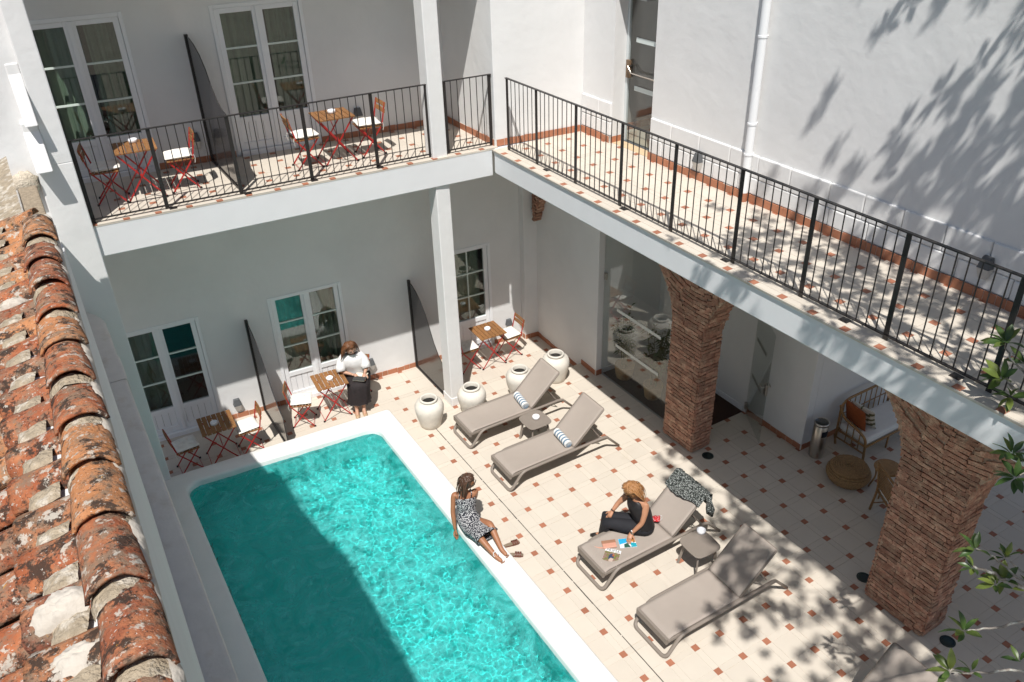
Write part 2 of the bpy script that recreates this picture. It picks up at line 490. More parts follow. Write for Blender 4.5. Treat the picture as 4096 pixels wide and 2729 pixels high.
M_BASIN = mat('turquoise_pool_lining', (.10, .76, .72), .7, var=.06, vs=1.2)
bb = MB()
r0 = [(x, y, WZ - .10) for x, y in IN]; r1 = [(x, y, PB) for x, y in IN]
bb.add(r0 + r1, [(j, j + 1, k + j + 1, k + j) for j in range(k - 1)])
bb.add([(x, y, PB) for x, y in IN], [tuple(range(k))])
bas = bb.build('pool_basin', M_BASIN, pool); bas.cycles.is_caustics_receiver = True
M_WATER = bpy.data.materials.new('pool_water'); M_WATER.use_nodes = True
t = M_WATER.node_tree; t.nodes.clear(); L = t.links.new
o = N(t, 'ShaderNodeOutputMaterial')
rf = N(t, 'ShaderNodeBsdfGlass'); rf.inputs['IOR'].default_value = 1.33; rf.inputs['Roughness'].default_value = 0.0; rf.inputs[0].default_value = (.55, .985, .98, 1)
# milky bubbles; the diffuse patches also paint in sunlit brightness and caustic mottling
g = N(t, 'ShaderNodeNewGeometry'); n1 = N(t, 'ShaderNodeTexNoise'); n1.inputs['Scale'].default_value = 1.9; n1.inputs['Detail'].default_value = 9; n1.inputs['Roughness'].default_value = .68; n1.inputs['Distortion'].default_value = 2.2
L(g.outputs['Position'], n1.inputs['Vector'])
r = N(t, 'ShaderNodeMapRange'); r.inputs[1].default_value = .36; r.inputs[2].default_value = .68; r.inputs[3].default_value = .04; r.inputs[4].default_value = .55
L(n1.outputs['Fac'], r.inputs[0])
df = N(t, 'ShaderNodeBsdfDiffuse'); df.inputs[0].default_value = (.13, .66, .645, 1)
m1 = N(t, 'ShaderNodeMixShader'); L(r.outputs[0], m1.inputs[0]); L(rf.outputs[0], m1.inputs[1]); L(df.outputs[0], m1.inputs[2])
L(m1.outputs[0], o.inputs[0])
wb = MB()
NX, NY = 220, 660
def wz(x, y):
    churn = .35 + .65 * max(0, min(1, .5 + 1.2 * fbm((x, y, 3.1), .45, 2)))
    edge = min(1, max(0, 1 - min(-1.945 - x, 2.55 - y, x + 5.02) / .5))
    return (.020 * fbm((x, y, 0), 1.9, 2) + .012 * fbm((x + 5, y, 1.7), 4.6, 3)) * churn + (.002 + .0035 * edge) * fbm((x, y + 9, 4.2), 17, 2)
wb.grid(lambda a, b_: (-5.03 + 3.1 * a, -7.5 + 10.27 * b_, WZ + wz(-5.03 + 3.1 * a, -7.5 + 10.27 * b_)), NX, NY)
wat = wb.build('water', M_WATER, smooth=True); tag(wat, kind='structure')
wat.cycles.is_caustics_caster = True
sl.cycles.is_caustics_light = True
# ------------------------------------------------------------------ the upper terrace floors
def bal_edge(x): return 2.735 - .065 * x            # outer edge of the back balcony tiles
tile_floor('upper_terrace_floor', HB, (1.414, -.4386), (1, 0), (0, 1), (-3, 3), (-16, 9),
    [(1, 0, -.555), (-1, 0, 2.26), (0, -1, 2.62), (0, 1, 6.6)], [(.56, -6.6), (2.26, -6.6), (2.26, 2.62), (.56, 2.62)])
tile_floor('back_balcony_floor', HB, (-.356, 3.202), (1, -.06), (.02, 1), (-13, 5), (-3, 5),
    [(1, 0, 5.18), (-1, 0, .70), (.065, 1, -2.735), (-.09, -1, 4.45)],
    ccw([(-5.2, bal_edge(-5.2) + .002), (.7, bal_edge(.7) + .002), (.7, 4.39), (-5.2, 4.92)]))
# ================================================================== THE GUEST WING (far side)
def wall(M, u0, u1, z0, z1, ops, th, name, m, parent, bevel=0):
    us = sorted({u0, u1, *[o[0] for o in ops], *[o[1] for o in ops]})
    zs = sorted({z0, z1, *[o[2] for o in ops], *[o[3] for o in ops]})
    b = MB()
    def q(pts): b.add([M @ Vector(p) for p in pts], [(0, 1, 2, 3)])
    for i in range(len(us) - 1):
        for j in range(len(zs) - 1):
            a, c, e, f = us[i], us[i + 1], zs[j], zs[j + 1]
            if any(o[0] <= a and c <= o[1] and o[2] <= e and f <= o[3] for o in ops): continue
            q([(a, 0, e), (c, 0, e), (c, 0, f), (a, 0, f)])
            q([(a, -th, f), (c, -th, f), (c, -th, e), (a, -th, e)])
    for o in ops:
        a, c, e, f = o
        q([(a, 0, e), (a, 0, f), (a, -th, f), (a, -th, e)]); q([(c, 0, f), (c, 0, e), (c, -th, e), (c, -th, f)])
        q([(a, 0, f), (c, 0, f), (c, -th, f), (a, -th, f)]); q([(c, 0, e), (a, 0, e), (a, -th, e), (c, -th, e)])
    q([(u0, 0, z1), (u1, 0, z1), (u1, -th, z1), (u0, -th, z1)])
    q([(u0, -th, z0), (u0, 0, z0), (u0, 0, z1), (u0, -th, z1)]); q([(u1, 0, z0), (u1, -th, z0), (u1, -th, z1), (u1, 0, z1)])
    return b.build(name, m, parent)
def skirting(parent, pts, z, h=.095, w_=.014, L=.135):
    """single clay pieces along a polyline (wall on the left of the walking direction)"""
    for p, q in zip(pts, pts[1:]):
        p = Vector((*p, 0)); q = Vector((*q, 0)); d = (q - p); T = d.length; d.normalize(); nrm = Vector((d.y, -d.x, 0))
        Mb = Matrix((d, nrm, Vector((0, 0, 1)))).transposed().to_4x4(); Mb.translation = p + Vector((0, 0, z))
        MB().box(.001, T, 0, w_ * .55, .001, h * .985, Mb).build('skirting_grout', M_GRW, parent)
        s = .002
        while s < T - .01:
            l = min(R_.choice((L * .8, L, L, L * 1.5)), T - s)
            M = Matrix((d, nrm, Vector((0, 0, 1)))).transposed().to_4x4(); M.translation = p + d * s + Vector((0, 0, z))
            o = inst('skirting_tile', SK, parent); o.matrix_basis = M @ Matrix.Diagonal((l - .007, w_ + R_.uniform(-.002, .002), h + R_.uniform(-.003, .003), 1))
            s += l
SK = MB().box(0, 1, 0, 1, 0, 1).mesh('skirting_tile', M_SKIRT)

wing = thing('guest_wing', 'white two-storey wing with glazed doors and a railed balcony beyond the pool', 'building')
G = frame(0, 4.33, -.075); U = frame(0, 4.44, -.09)
DOORS_G = [(-5.32, -4.01, D + .03, 1.965), (-2.88, -1.585, D + .03, 1.975), (.38, 1.325, D + .03, 2.05)]
DOORS_U = [(-5.34, -3.975, HB + .02, 6.665), (-2.83, -1.495, HB + .02, 6.63)]
wall(G, -5.6, 2.06, D - .1, 3.96, DOORS_G, .24, 'ground_floor_wall', M_WALL, wing)
wall(U, -5.6, .72, HB - .02, 7.46, DOORS_U, .22, 'upper_wall', M_WALL, wing)
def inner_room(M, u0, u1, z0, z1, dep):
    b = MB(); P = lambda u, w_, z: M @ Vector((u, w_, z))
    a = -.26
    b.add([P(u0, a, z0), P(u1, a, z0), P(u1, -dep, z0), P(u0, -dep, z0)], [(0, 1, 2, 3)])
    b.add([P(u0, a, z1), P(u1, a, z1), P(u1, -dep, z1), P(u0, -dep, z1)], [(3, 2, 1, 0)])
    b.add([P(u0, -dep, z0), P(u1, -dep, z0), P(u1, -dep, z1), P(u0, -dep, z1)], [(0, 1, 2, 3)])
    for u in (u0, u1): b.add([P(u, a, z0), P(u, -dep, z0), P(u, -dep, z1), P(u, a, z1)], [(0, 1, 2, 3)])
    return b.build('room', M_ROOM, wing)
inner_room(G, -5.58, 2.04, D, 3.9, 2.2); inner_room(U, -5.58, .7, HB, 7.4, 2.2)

def french_door(M, o, gz0, gz1, bars, leaves, name='french_door', vbar=False):
    u0, u1, z0, z1 = o
    B = lambda b, a, c, w0, w1, e, f: b.box(a, c, w0, w1, e, f, M)
    fr = MB(); fw = .055
    B(fr, u0, u0 + fw, -.12, .012, z0, z1); B(fr, u1 - fw, u1, -.12, .012, z0, z1); B(fr, u0 + fw, u1 - fw, -.12, .012, z1 - fw, z1)
    B(fr, u0 + fw, u1 - fw, -.14, .05, z0 - .03, z0 + .05)
    door = fr.build(name, M_FRAME, wing, bevel=.006)
    uu = [u0 + fw + .004, u1 - fw - .004]
    spans = [(uu[0], uu[1])] if leaves == 1 else [(uu[0], (u0 + u1) / 2 - .002), ((u0 + u1) / 2 + .002, uu[1])]
    for n, (a, c) in enumerate(spans):
        s = .078; lf = MB(); zb = z0 + .055; zt = z1 - fw - .004
        B(lf, a, a + s, -.075, -.012, zb, zt); B(lf, c - s, c, -.075, -.012, zb, zt)
        B(lf, a + s, c - s, -.075, -.012, gz1, zt); B(lf, a + s, c - s, -.075, -.012, gz0 - .09, gz0); B(lf, a + s, c - s, -.075, -.012, zb, zb + .11)
        if leaves == 2 and n == 1: B(lf, a - .03, a + .03, -.012, .008, zb, zt)
        lf.build('door_leaf', M_FRAME, door, bevel=.005)
        nb = 4; bw = (c - a - 2 * s) / nb
        for i in range(nb):
            pb_ = MB(); B(pb_, a + s + i * bw + .002, a + s + (i + 1) * bw - .002, -.065, -.03, zb + .11, gz0 - .09)
            pb_.build('panel_board', M_FRAME, door, bevel=.004)
        zs = [gz0] + sorted(bars) + [gz1]
        for e in sorted(bars):
            gbm = MB(); B(gbm, a + s, c - s, -.062, -.026, e - .013, e + .013); gbm.build('glazing_bar', M_MUNTIN, door)
        xs = [a + s, c - s]
        if vbar:
            xs = [a + s, (a + c) / 2, c - s]
            gbm = MB(); B(gbm, xs[1] - .012, xs[1] + .012, -.060, -.028, gz0, gz1); gbm.build('glazing_bar', M_MUNTIN, door)
        for e, f in zip(zs, zs[1:]):
            for p, q in zip(xs, xs[1:]):
                gp = MB(); B(gp, p + .001, q - .001, -.046, -.042, e, f); gp.build('glass_pane', M_GLASS, door)
        # gathered curtain hanging inside
        if not (leaves == 2 and n == 1 and name == 'french_door' and u0 < -5.3 and z0 < 1):
            cu = MB(); fr_ = (0.0, .95) if n == 0 else (.25, 1.0)
            ph = R_.uniform(0, 6)
            cu.grid(lambda i, j: M @ Vector((a + (c - a) * (fr_[0] + (fr_[1] - fr_[0]) * i), -.30 + .035 * math.sin(i * 26 + ph) + .012 * math.sin(i * 61 + j * 2), z0 + .06 + (z1 - z0) * j)), 60, 4)
            cu.build('curtain', M_CURTAIN, door, smooth=True)
    return door
french_door(G, DOORS_G[0], .39, 1.87, (1.39, .90), 2)
french_door(G, DOORS_G[1], .43, 1.90, (1.44, .95), 2)
french_door(G, DOORS_G[2], .505, 1.955, (1.49, 1.0), 1, 'garden_door', True)
french_door(U, DOORS_U[0], 5.0, 6.54, (6.03, 5.51), 2, 'balcony_door')
french_door(U, DOORS_U[1], 5.0, 6.50, (6.01, 5.50), 2, 'balcony_door')
# slab, overhang, columns
e = lambda x, o=0: (x, bal_edge(x) + o)
MB().prism(ccw([e(-5.6, .006), e(.60, .006), (.60, 4.5), (-5.6, 5.0)]), 3.965, HB - .016).build('balcony_slab', M_FASCIA, wing, bevel=.012)
MB().prism(ccw([e(-5.45, .0), e(.68, .0), (.68, 4.9), (-5.45, 5.2)]), 7.46, 7.85).build('roof_overhang', M_WALL, wing)
MB().box(-5.60, -5.172, 3.02, 3.40, -.3, 5.29).build('corner_column', M_WALL, wing, bevel=.014)
MB().box(-5.42, -5.172, 3.02, 3.40, 5.28, 7.47).build('corner_column', M_WALL, wing, bevel=.014)
cb = MB(); vs = []
for zz, sx, sy in ((D - .02, .022, .012), (1.5, .012, .006), (3.965, 0, 0)):
    vs.append([(-.375 - sx, 2.795 - sy, zz), (-.135, 2.795 - sy, zz), (-.135, 3.08, zz), (-.375 - sx, 3.08, zz)])
cb.loft(vs)
cb.build('middle_column', M_WALL, wing, bevel=.014)
MB().box(-.376, -.134, 2.80, 3.07, HB - .016, 7.47).build('middle_column', M_WALL, wing, bevel=.014)
MB().box(-.405, -.11, 2.772, 3.10, D, D + .17).build('column_plinth', M_WALL, wing, bevel=.008)
gy = lambda x: 4.33 - .075 * x - .001
uy = lambda x: 4.44 - .09 * x - .001
skirting(wing, [(-4.0, gy(-4.0)), (-2.885, gy(-2.885))], D); skirting(wing, [(-1.58, gy(-1.58)), (.375, gy(.375))], D)
skirting(wing, [(1.33, gy(1.33)), (1.958, gy(1.958))], D)
skirting(wing, [(-3.97, uy(-3.97)), (-2.835, uy(-2.835))], HB); skirting(wing, [(-1.49, uy(-1.49)), (.685, uy(.685))], HB)
skirting(wing, [(-.382, 3.08), (-.382, 2.80)], D + .17 - .17, .10)

# ================================================================== THE TERRACE WING (right-hand side)
tw = thing('terrace_wing', 'white wing with a long railed terrace over a brick arcade on the right', 'building')
MB().prism(ccw([(.583, 2.60), (.583, -9.5), (6.0, -9.5), (6.0, 4.6), (2.0, 4.6), (.61, 2.66)]), 4.035, HB - .016).build('terrace_slab', M_FASCIA, tw, bevel=.012)
TX = 2.25
W = Matrix(((0, -1, 0, TX), (-1, 0, 0, 0), (0, 0, 1, 0), (0, 0, 0, 1)))   # u = -y, out = -x
OPEN = (-1.82, -.90, HB + .0, 6.66)
wall(W, -2.62, 9.5, HB - .02, 9.6, [OPEN], .30, 'upper_wall', M_WALL, tw)
MB().prism(ccw([(.69, 2.745), (.69, 4.9), (3.2, 4.9), (3.2, 2.60), (2.26, 2.60), (2.0, 2.612)]), HB - .017, 9.6).build('stair_block_wall', M_WALL, tw, bevel=.012)
# corridor behind the terrace door
b = MB()
for p in ([(2.55, 2.2), (4.6, 2.2)], [(4.6, 2.2), (4.6, -.6)], [(4.6, -.6), (2.55, -.6)]):
    (a, c), (d, f) = p
    b.add([(a, c, HB), (d, f, HB), (d, f, 7), (a, c, 7)], [(0, 1, 2, 3)])
b.add([(2.55, -.6, 7), (4.6, -.6, 7), (4.6, 2.2, 7), (2.55, 2.2, 7)], [(0, 1, 2, 3)])
b.build('corridor_wall', mat('corridor_paint', (.42, .38, .35), .85), tw)
MB().box(2.256, 4.6, -.6, 2.2, HB - .015, HB + .001).build('corridor_floor', M_CREAM, tw)
skirting(tw, [(2.58, 2.19), (4.58, 2.19)], HB, .11); skirting(tw, [(4.59, 2.19), (4.59, -.5)], HB, .11)
for i in range(5): MB().box(2.75 + .4 * i, 2.84 + .4 * i, 1.2 - .4 * (i % 2), 1.29 - .4 * (i % 2), HB + .001, HB + .004).build('red_tile', M_RED, tw)
gd = MB().box(2.478, 2.50, .92, 1.80, HB + .012, 6.60).build('glass_door', M_SHOP, tw)
MB().box(2.47, 2.508, 1.765, 1.815, HB + .0, 6.62).build('door_stile', mat('pale_aluminium', (.62, .66, .66), .35), gd)
for zz in (5.97, 5.27): MB().box(2.4755, 2.4775, .95, 1.60, zz - .035, zz + .035).build('frosted_band', mat('frosted_film', (.62, .68, .66), .7), gd)
MB().box(2.44, 2.478, 1.70, 1.775, 5.40, 5.66).build('lock_case', mat('bronze_lock', (.20, .13, .08), .45), gd)
MB().tube([(2.47, 1.70, 5.58), (2.40, 1.68, 5.58), (2.40, 1.60, 5.50), (2.40, .95, 5.50)], .013, 8).build('push_bar', M_STEEL, gd)
MB().box(2.42, 2.478, 1.35, 1.62, 6.53, 6.60).build('door_closer', mat('grey_closer', (.45, .46, .47), .4), gd)
MB().box(2.44, 2.52, .90, 1.82, HB + .002, HB + .012).build('door_threshold', M_GREYLAMP, gd)
MB().box(2.252, 2.44, .91, 1.81, HB + .0015, HB + .006).build('door_step', mat('sandstone_sill', (.62, .46, .29), .7, var=.08, vs=5), tw)
# painted stone dado in two courses
def stones(ya, yb, z0, z1, offs):
    y = ya
    first = True
    while y > yb + .02:
        l = R_.uniform(.44, .60) if not first else offs
        first = False
        y2 = max(yb, y - l)
        sb = MB(); p = R_.uniform(.026, .034)
        sb.box(TX - p, TX + .02, y2 + .006, y - .006, z0 + .004, z1 - .006)
        sb.build('stone_block', M_WALL2, tw, bevel=.012, seg=2)
        y = y2
M_WALL2 = M_WALL
for ya, yb in ((2.59, 1.83), (.89, -6.7)):
    stones(ya, yb, HB + .10, 4.735, .28); stones(ya, yb, 4.735, 5.035, .46)
skirting(tw, [(.70, 2.738), (2.0, 2.605), (2.20, 2.598)], HB, .105)
skirting(tw, [(2.214, 2.585), (2.214, 1.826)], HB, .105); skirting(tw, [(2.216, 1.812), (2.43, 1.812)], HB, .105); skirting(tw, [(2.214, .89), (2.214, -6.6)], HB, .105)
skirting(tw, [(.683, 4.37), (.683, 2.76)], HB, .105)
# ground floor behind the arcade
MB().prism(ccw([(2.24, 4.03), (2.165, 1.94), (2.295, 1.94), (2.55, 4.6), (2.24, 4.6)]), D - .1, 4.04).build('ground_floor_wall', M_WALL, tw, bevel=.008)
MB().prism(ccw([(1.955, 4.5), (1.955, 4.035), (2.28, 4.01), (2.28, 4.5)]), D - .1, 4.04).build('corner_pier', M_WALL, tw, bevel=.008)
MB().box(3.60, 3.76, -1.63, 2.1, -.02, 4.04).build('partition_wall', M_WALL, tw, bevel=.006)
MB().box(3.761, 6.9, -1.63, -1.45, -.02, 4.04).build('nook_wall', M_WALL, tw)
MB().box(2.30, 3.60, 1.945, 2.1, -.02, 4.04).build('lobby_wall', M_WALL, tw)
MB().box(3.583, 3.599, .0, 1.94, .0, .11).build('white_skirting', M_FRAME, tw)
MB().box(3.583, 3.599, -.34, -.001, .0, .11).build('white_skirting', M_FRAME, tw)
MB().box(2.316, 3.58, 1.928, 1.944, .0, .11).build('white_skirting', M_FRAME, tw)
gy2 = lambda y: 2.165 + (y - 1.94) * .0359
skirting(tw, [(1.954, 4.46), (1.954, 4.036), (2.24, 4.01)], D); skirting(tw, [(gy2(4.0) - .001, 4.0), (gy2(2.45) - .001, 2.45)], D)
skirting(tw, [(gy2(2.41) - .001, 2.41), (2.164, 1.942)], 0.001, .10); skirting(tw, [(2.166, 1.939), (2.294, 1.939)], .001, .10)
skirting(tw, [(3.599, -.45), (3.599, -1.628)], .001, .10); skirting(tw, [(3.602, -1.631), (6.69, -1.631)], .001, .10)
MB().box(2.31, 3.58, -.37, 1.93, .003, .010).build('door_mat', M_MAT, tw)
gs = MB().box(2.295, 2.305, .03, 1.935, .012, 2.03).build('glass_screen', M_SHOP, tw)
MB().box(2.295, 2.305, .03, 1.935, 2.036, 4.03).build('glass_pane', M_SHOP, gs)
MB().box(2.285, 2.315, .03, 1.94, .0035, .012).build('floor_track', mat('grey_track', (.5, .5, .5), .4, metal=.8), gs)
MB().box(2.28, 2.32, 1.88, 1.936, 1.96, 2.08).build('patch_fitting', M_STEEL, gs)
for zz in (1.52, .81): MB().box(2.2925, 2.2945, .40, 1.56, zz - .03, zz + .03).build('frosted_band', mat('frosted_film', (.66, .68, .64), .7), gs)
# open glass leaf
gl_ = thing('open_glass_door', 'frameless clear glass door standing open beside the white partition', 'glass door', (3.60, -.405, 0), math.atan2(-.735, -.425))
gp = MB().box(0.02, .865, -.005, .005, .012, 2.05).build('glass_pane', M_SHOP, gl_)
for zz in (1.55, .85): MB().box(.12, .62, -.0075, -.0055, zz - .03, zz + .03).build('frosted_band', mat('grey_film', (.22, .23, .21), .6), gl_)
MB().box(-.01, .05, -.03, .03, .10, .22).box(-.01, .05, -.03, .03, 1.88, 2.0).build('hinge', M_STEEL, gl_, bevel=.004)
MB().box(.77, .845, -.02, .02, .93, 1.13).build('lock_case', M_STEEL, gl_, bevel=.004)
MB().tube([(.80, -.02, 1.07), (.80, -.07, 1.07), (.68, -.075, 1.07)], .010).tube([(.80, .02, 1.07), (.80, .07, 1.07), (.68, .075, 1.07)], .010).build('handle', M_STEEL, gl_)

# ================================================================== BRICK PILLARS with springing arches
def brick_mesh(k):
    rr = random.Random(40 + k); b = MB(); n, m, h = 4, 2, 2
    # lumpy slab: unit box, outer face subdivided
    def P(x, y, z):
        a = .10
        return (x + rr.uniform(-a, a) * .25, y + rr.uniform(-a, a) * .9, z + rr.uniform(-a, a) * 1.2)
    top = [[P(-.5 + i / n, -.5, -.5 + j / m) for i in range(n + 1)] for j in range(m + 1)]
    bot = [[(x * 1.0, .5, z) for x, y, z in r] for r in top]
    vs = [p for r in top for p in r] + [p for r in bot for p in r]; K = (n + 1) * (m + 1)
    fs = [(j * (n + 1) + i, j * (n + 1) + i + 1, (j + 1) * (n + 1) + i + 1, (j + 1) * (n + 1) + i) for j in range(m) for i in range(n)]
    edge = [i for i in range(n + 1)] + [j * (n + 1) + n for j in range(1, m + 1)] + [m * (n + 1) + i for i in range(n - 1, -1, -1)] + [j * (n + 1) for j in range(m - 1, 0, -1)]
    fs += [(edge[i], K + edge[i], K + edge[(i + 1) % len(edge)], edge[(i + 1) % len(edge)]) for i in range(len(edge))]
    b.add(vs, fs)
    return b.mesh('brick', M_BRICK)
BR = [brick_mesh(k) for k in range(8)]
def arc(z, half): return half * (1 - math.sqrt(max(0, 1 - ((z - 2.05) / 1.42) ** 2))) if z > 2.05 else 0
def pillar(name, label, x0, x1, yl, yr, hl, hr, ledge):
    """front face x = x0; left side at yl (+y), right side at yr (-y); hl, hr = half spans of the arches"""
    root = thing(name, label, 'brick pillar', (0, 0, 0), 0, 'brick pillars of the arcade')
    zs = [0, .5, 1, 1.5, 2.05, 2.3, 2.5, 2.7, 2.9, 3.1, 3.25, 3.36, 3.43, 3.47]
    L_ = [(yl - .012 + arc(z, hl), z) for z in zs]; Rr = [(yr + .012 - arc(z, hr), z) for z in zs]
    poly = L_ + [(L_[-1][0], 4.03), (Rr[-1][0], 4.03)] + Rr[::-1]
    Mx = Matrix(((0, 0, 1, 0), (1, 0, 0, 0), (0, 1, 0, 0), (0, 0, 0, 1)))
    body = MB().prism(poly, x0 + .012, x1, Mx)
    o = body.build('mortar_core', M_MORTAR, root)
    rr = random.Random(len(label)); ch = .064; items = []
    z = .02
    while z < 3.3:
        a = yl + arc(z, hl); c = yr - arc(z, hr)
        if ledge and z > 2.36 and z < 2.5: c -= .03
        y = a - rr.uniform(0, .05)
        while y > c + .05:
            l = rr.choice((.14, .26, .28, .29)); y2 = max(c, y - l)
            tilt = 0
            if z > 2.2: tilt = (.9 if y > (yl + yr) / 2 else -.9) * min(1, (z - 2.2) / 1.2) * min(1, abs(y - (yl + yr) / 2) / .5)
            items.append(((x0 + .008 + rr.uniform(-.007, .006), (y + y2) / 2, z + ch / 2), (y - y2 - .008, .036, ch - .011 + rr.uniform(-.006, .004)), -PI / 2, tilt))
            y = y2
        x = x0 + .01
        while x < x1 - .05:
            l = rr.choice((.13, .27)); x2 = min(x1, x + l)
            items.append((((x + x2) / 2, c + rr.uniform(-.006, .008), z + ch / 2), (x2 - x - .010, .036, ch - .011 + rr.uniform(-.006, .004)), 0, 0))
            x = x2
        x = x0 + .01
        while x < x1 - .05:
            l = rr.choice((.13, .27)); x2 = min(x1, x + l)
            items.append((((x + x2) / 2, a + rr.uniform(-.008, .006), z + ch / 2), (x2 - x - .012, .05, ch - .016), PI, 0))
            x = x2
        z += ch
    def seen(t):
        p, s, rz, ti = t
        n = Vector((math.sin(rz), -math.cos(rz), 0))
        vis = inview(p) and (CAMLOC - Vector(p)).dot(n) > 0
        if vis:      # not hidden behind the slab edge
            f = (0.58 - CAMLOC.x) / (p[0] - CAMLOC.x); zz = CAMLOC.z + (p[2] - CAMLOC.z) * f
            vis = zz < 4.06
        return (0 if vis else 1, camdist(p))
    items.sort(key=seen)
    rest = MB()
    for n, (p, s, rz, ti) in enumerate(items):
        k = rr.randrange(8)
        M = Matrix.Translation(p) @ Matrix.Rotation(rz + rr.uniform(-.03, .03), 4, 'Z') @ Matrix.Rotation(ti + rr.uniform(-.02, .02), 4, 'Y') @ Matrix.Diagonal((*s, 1))
        if n < 298:
            inst('brick', BR[k], root).matrix_basis = M
        else:
            me = BR[k]; rest.add([M @ v.co for v in me.vertices], [tuple(q.vertices) for q in me.polygons])
    tag(rest.build('brick_courses', M_BRICK, root), kind='stuff')
    return root
pillar('brick_pillar', 'rough red brick pillar between the glass screen and the open glass door', 2.08, 2.47, -.06, -.735, 1.95, 1.71, True)
pillar('brick_pillar', 'large rough brick pillar in front of the rattan seats at the right', 2.012, 2.44, -4.155, -4.975, 1.71, 1.9, False)
# broken springer left in the wall by the back corner
rr = random.Random(5); bs_ = thing('brick_springer', 'broken brick arch stub sticking out of the back corner wall under the terrace', 'brick stub')
for i in range(10):
    z = 2.45 + i * .064; wd = .06 + i * .028
    y = 3.92
    while y > 3.92 - wd:
        l = min(rr.uniform(.09, .15), y - (3.92 - wd) + .03)
        M = Matrix.Translation((2.16, y - l / 2, z)) @ Matrix.Rotation(-PI / 2, 4, 'Z') @ Matrix.Rotation(.35, 4, 'Y') @ Matrix.Diagonal((l, .16, .05, 1))
        inst('brick', BR[rr.randrange(8)], bs_).matrix_basis = M; y -= l
# ================================================================== LEFT SIDE: boundary wall, tiled wall top, old roof, neighbour
lw_ = thing('boundary_wall', 'white wall with a flat plastered ledge running along the left side of the pool', 'wall')
pts = [(-5.41, -7.6), (-5.385, 2.40), (-5.40, 2.75), (-5.45, 2.98), (-5.60, 3.0), (-5.62, -7.6)]
def face_x(y): return -5.615 - .022 * max(0, -y - 1.5)
M_LEDGE = mat('speckled_coping', (.66, .63, .59), .85, var=.05, vs=3, col2=(.55, .49, .42), thr=(.56, .78), bump=.3, bs=30)
seg = [(-7.6, .95), (.955, 1.55), (1.555, 2.98)]
def ledge_x(y): return -5.447 + (min(y, 2.9) + 4) * .0085
for n, (a, c) in enumerate(seg):
    b = MB(); rings = []
    m = 10
    for i in range(m + 1):
        y = a + (c - a) * i / m
        rnd = .16 * max(0, (y - 2.55) / .43) ** 2 if n == 2 else 0
        xr = ledge_x(y) - rnd + (.012 if n == 1 else 0) + .004 * fbm((0, y * 2, 1), 1.5, 2)
        zt = 3.3 + (.012 if n == 1 else 0)
        xl = face_x(y) - .1; rings.append([(xl, y, .15), (xr, y, .15), (xr, y, zt - .03), (xr - .012, y, zt - .008), (xr - .035, y, zt), (xl, y, zt + .006)])
    b.loft(rings); b.build('ledge', M_LEDGE, lw_)
# the taller wall that carries the ridge tiles; past the last tile its top runs down to the column
b = MB()
b.loft([[(face_x(y) - .26, y, .1), (face_x(y), y, .1), (face_x(y), y, z), (face_x(y) - .26, y, z)] for y, z in ((-8.0, 6.47), (-5.0, 6.47), (-2.55, 6.47), (-2.45, 6.28), (-1.5, 5.955), (2.97, 4.42))])
b.build('tall_wall', M_WALL, lw_)

# --- the old roof
roof = thing('old_tiled_roof', 'old orange barrel-tile roof with lichen and a row of ridge tiles at the left', 'roof', (0, 0, 0))
def barrel(name, L, r1, r2, sag, seed, th=.014, nu=14, nv=8, arc_=1.45, flat=.9):
    """half-cone tile along +Y (wide end at 0); outer and inner skins plus rims"""
    b = MB(); rr = random.Random(seed); vs = []; K = nu + 1
    for s_ in (0, 1):
        for j in range(nv + 1):
            v = j / nv; r = r1 + (r2 - r1) * v - s_ * th
            for i in range(nu + 1):
                a = -arc_ + 2 * arc_ * i / nu
                w_ = 1 + .03 * fbm((i * .22 + seed, v * 3, s_ * .1), 1, 2)
                e = .010 * fbm((i * .4, seed * 3.3, 0), 1, 2) if j in (0, nv) else 0
                vs.append((r * math.sin(a) * w_, L * v + e, r * flat * (math.cos(a)) * w_ - sag * 4 * v * (1 - v)))
    o = K * (nv + 1); fs = []
    for j in range(nv):
        for i in range(nu):
            fs.append((j * K + i, j * K + i + 1, (j + 1) * K + i + 1, (j + 1) * K + i))
            fs.append((o + j * K + i, o + (j + 1) * K + i, o + (j + 1) * K + i + 1, o + j * K + i + 1))
    for i in range(nu):
        fs.append((i, o + i, o + i + 1, i + 1)); q = nv * K
        fs.append((q + i, q + i + 1, o + q + i + 1, o + q + i))
    for j in range(nv):
        fs.append((j * K, (j + 1) * K, o + (j + 1) * K, o + j * K)); q = nu
        fs.append((j * K + q, o + j * K + q, o + (j + 1) * K + q, (j + 1) * K + q))
    b.add(vs, fs)
    return b.mesh(name, M_TERRA, True)
RT = [barrel('ridge_tile', .46, .108, .092, .003, 3 + k, arc_=1.3) for k in range(4)]
CT = [barrel('cover_tile', .46, .118, .096, .004, 23 + k, flat=.72) for k in range(5)]
rr = random.Random(11)
def lump(pts_c, r, seed, m=M_ROOFMORTAR, name='mortar', parent=None, nu=14, nv=8, rough=.25, fr=3.0):
    b = MB(); b.ell((0, 0, 0), r, nu, nv)
    b.v = [tuple(Vector(v) * (1 + rough * fbm(Vector(v) * (fr / max(r)) + Vector((seed, 0, seed * .7)), 1, 3))) for v in b.v]
    o = b.build(name, m, parent, smooth=True); o.location = pts_c
    return o
YS = [-2.58]
while YS[-1] > -7.9: YS.append(YS[-1] - rr.uniform(.325, .37))
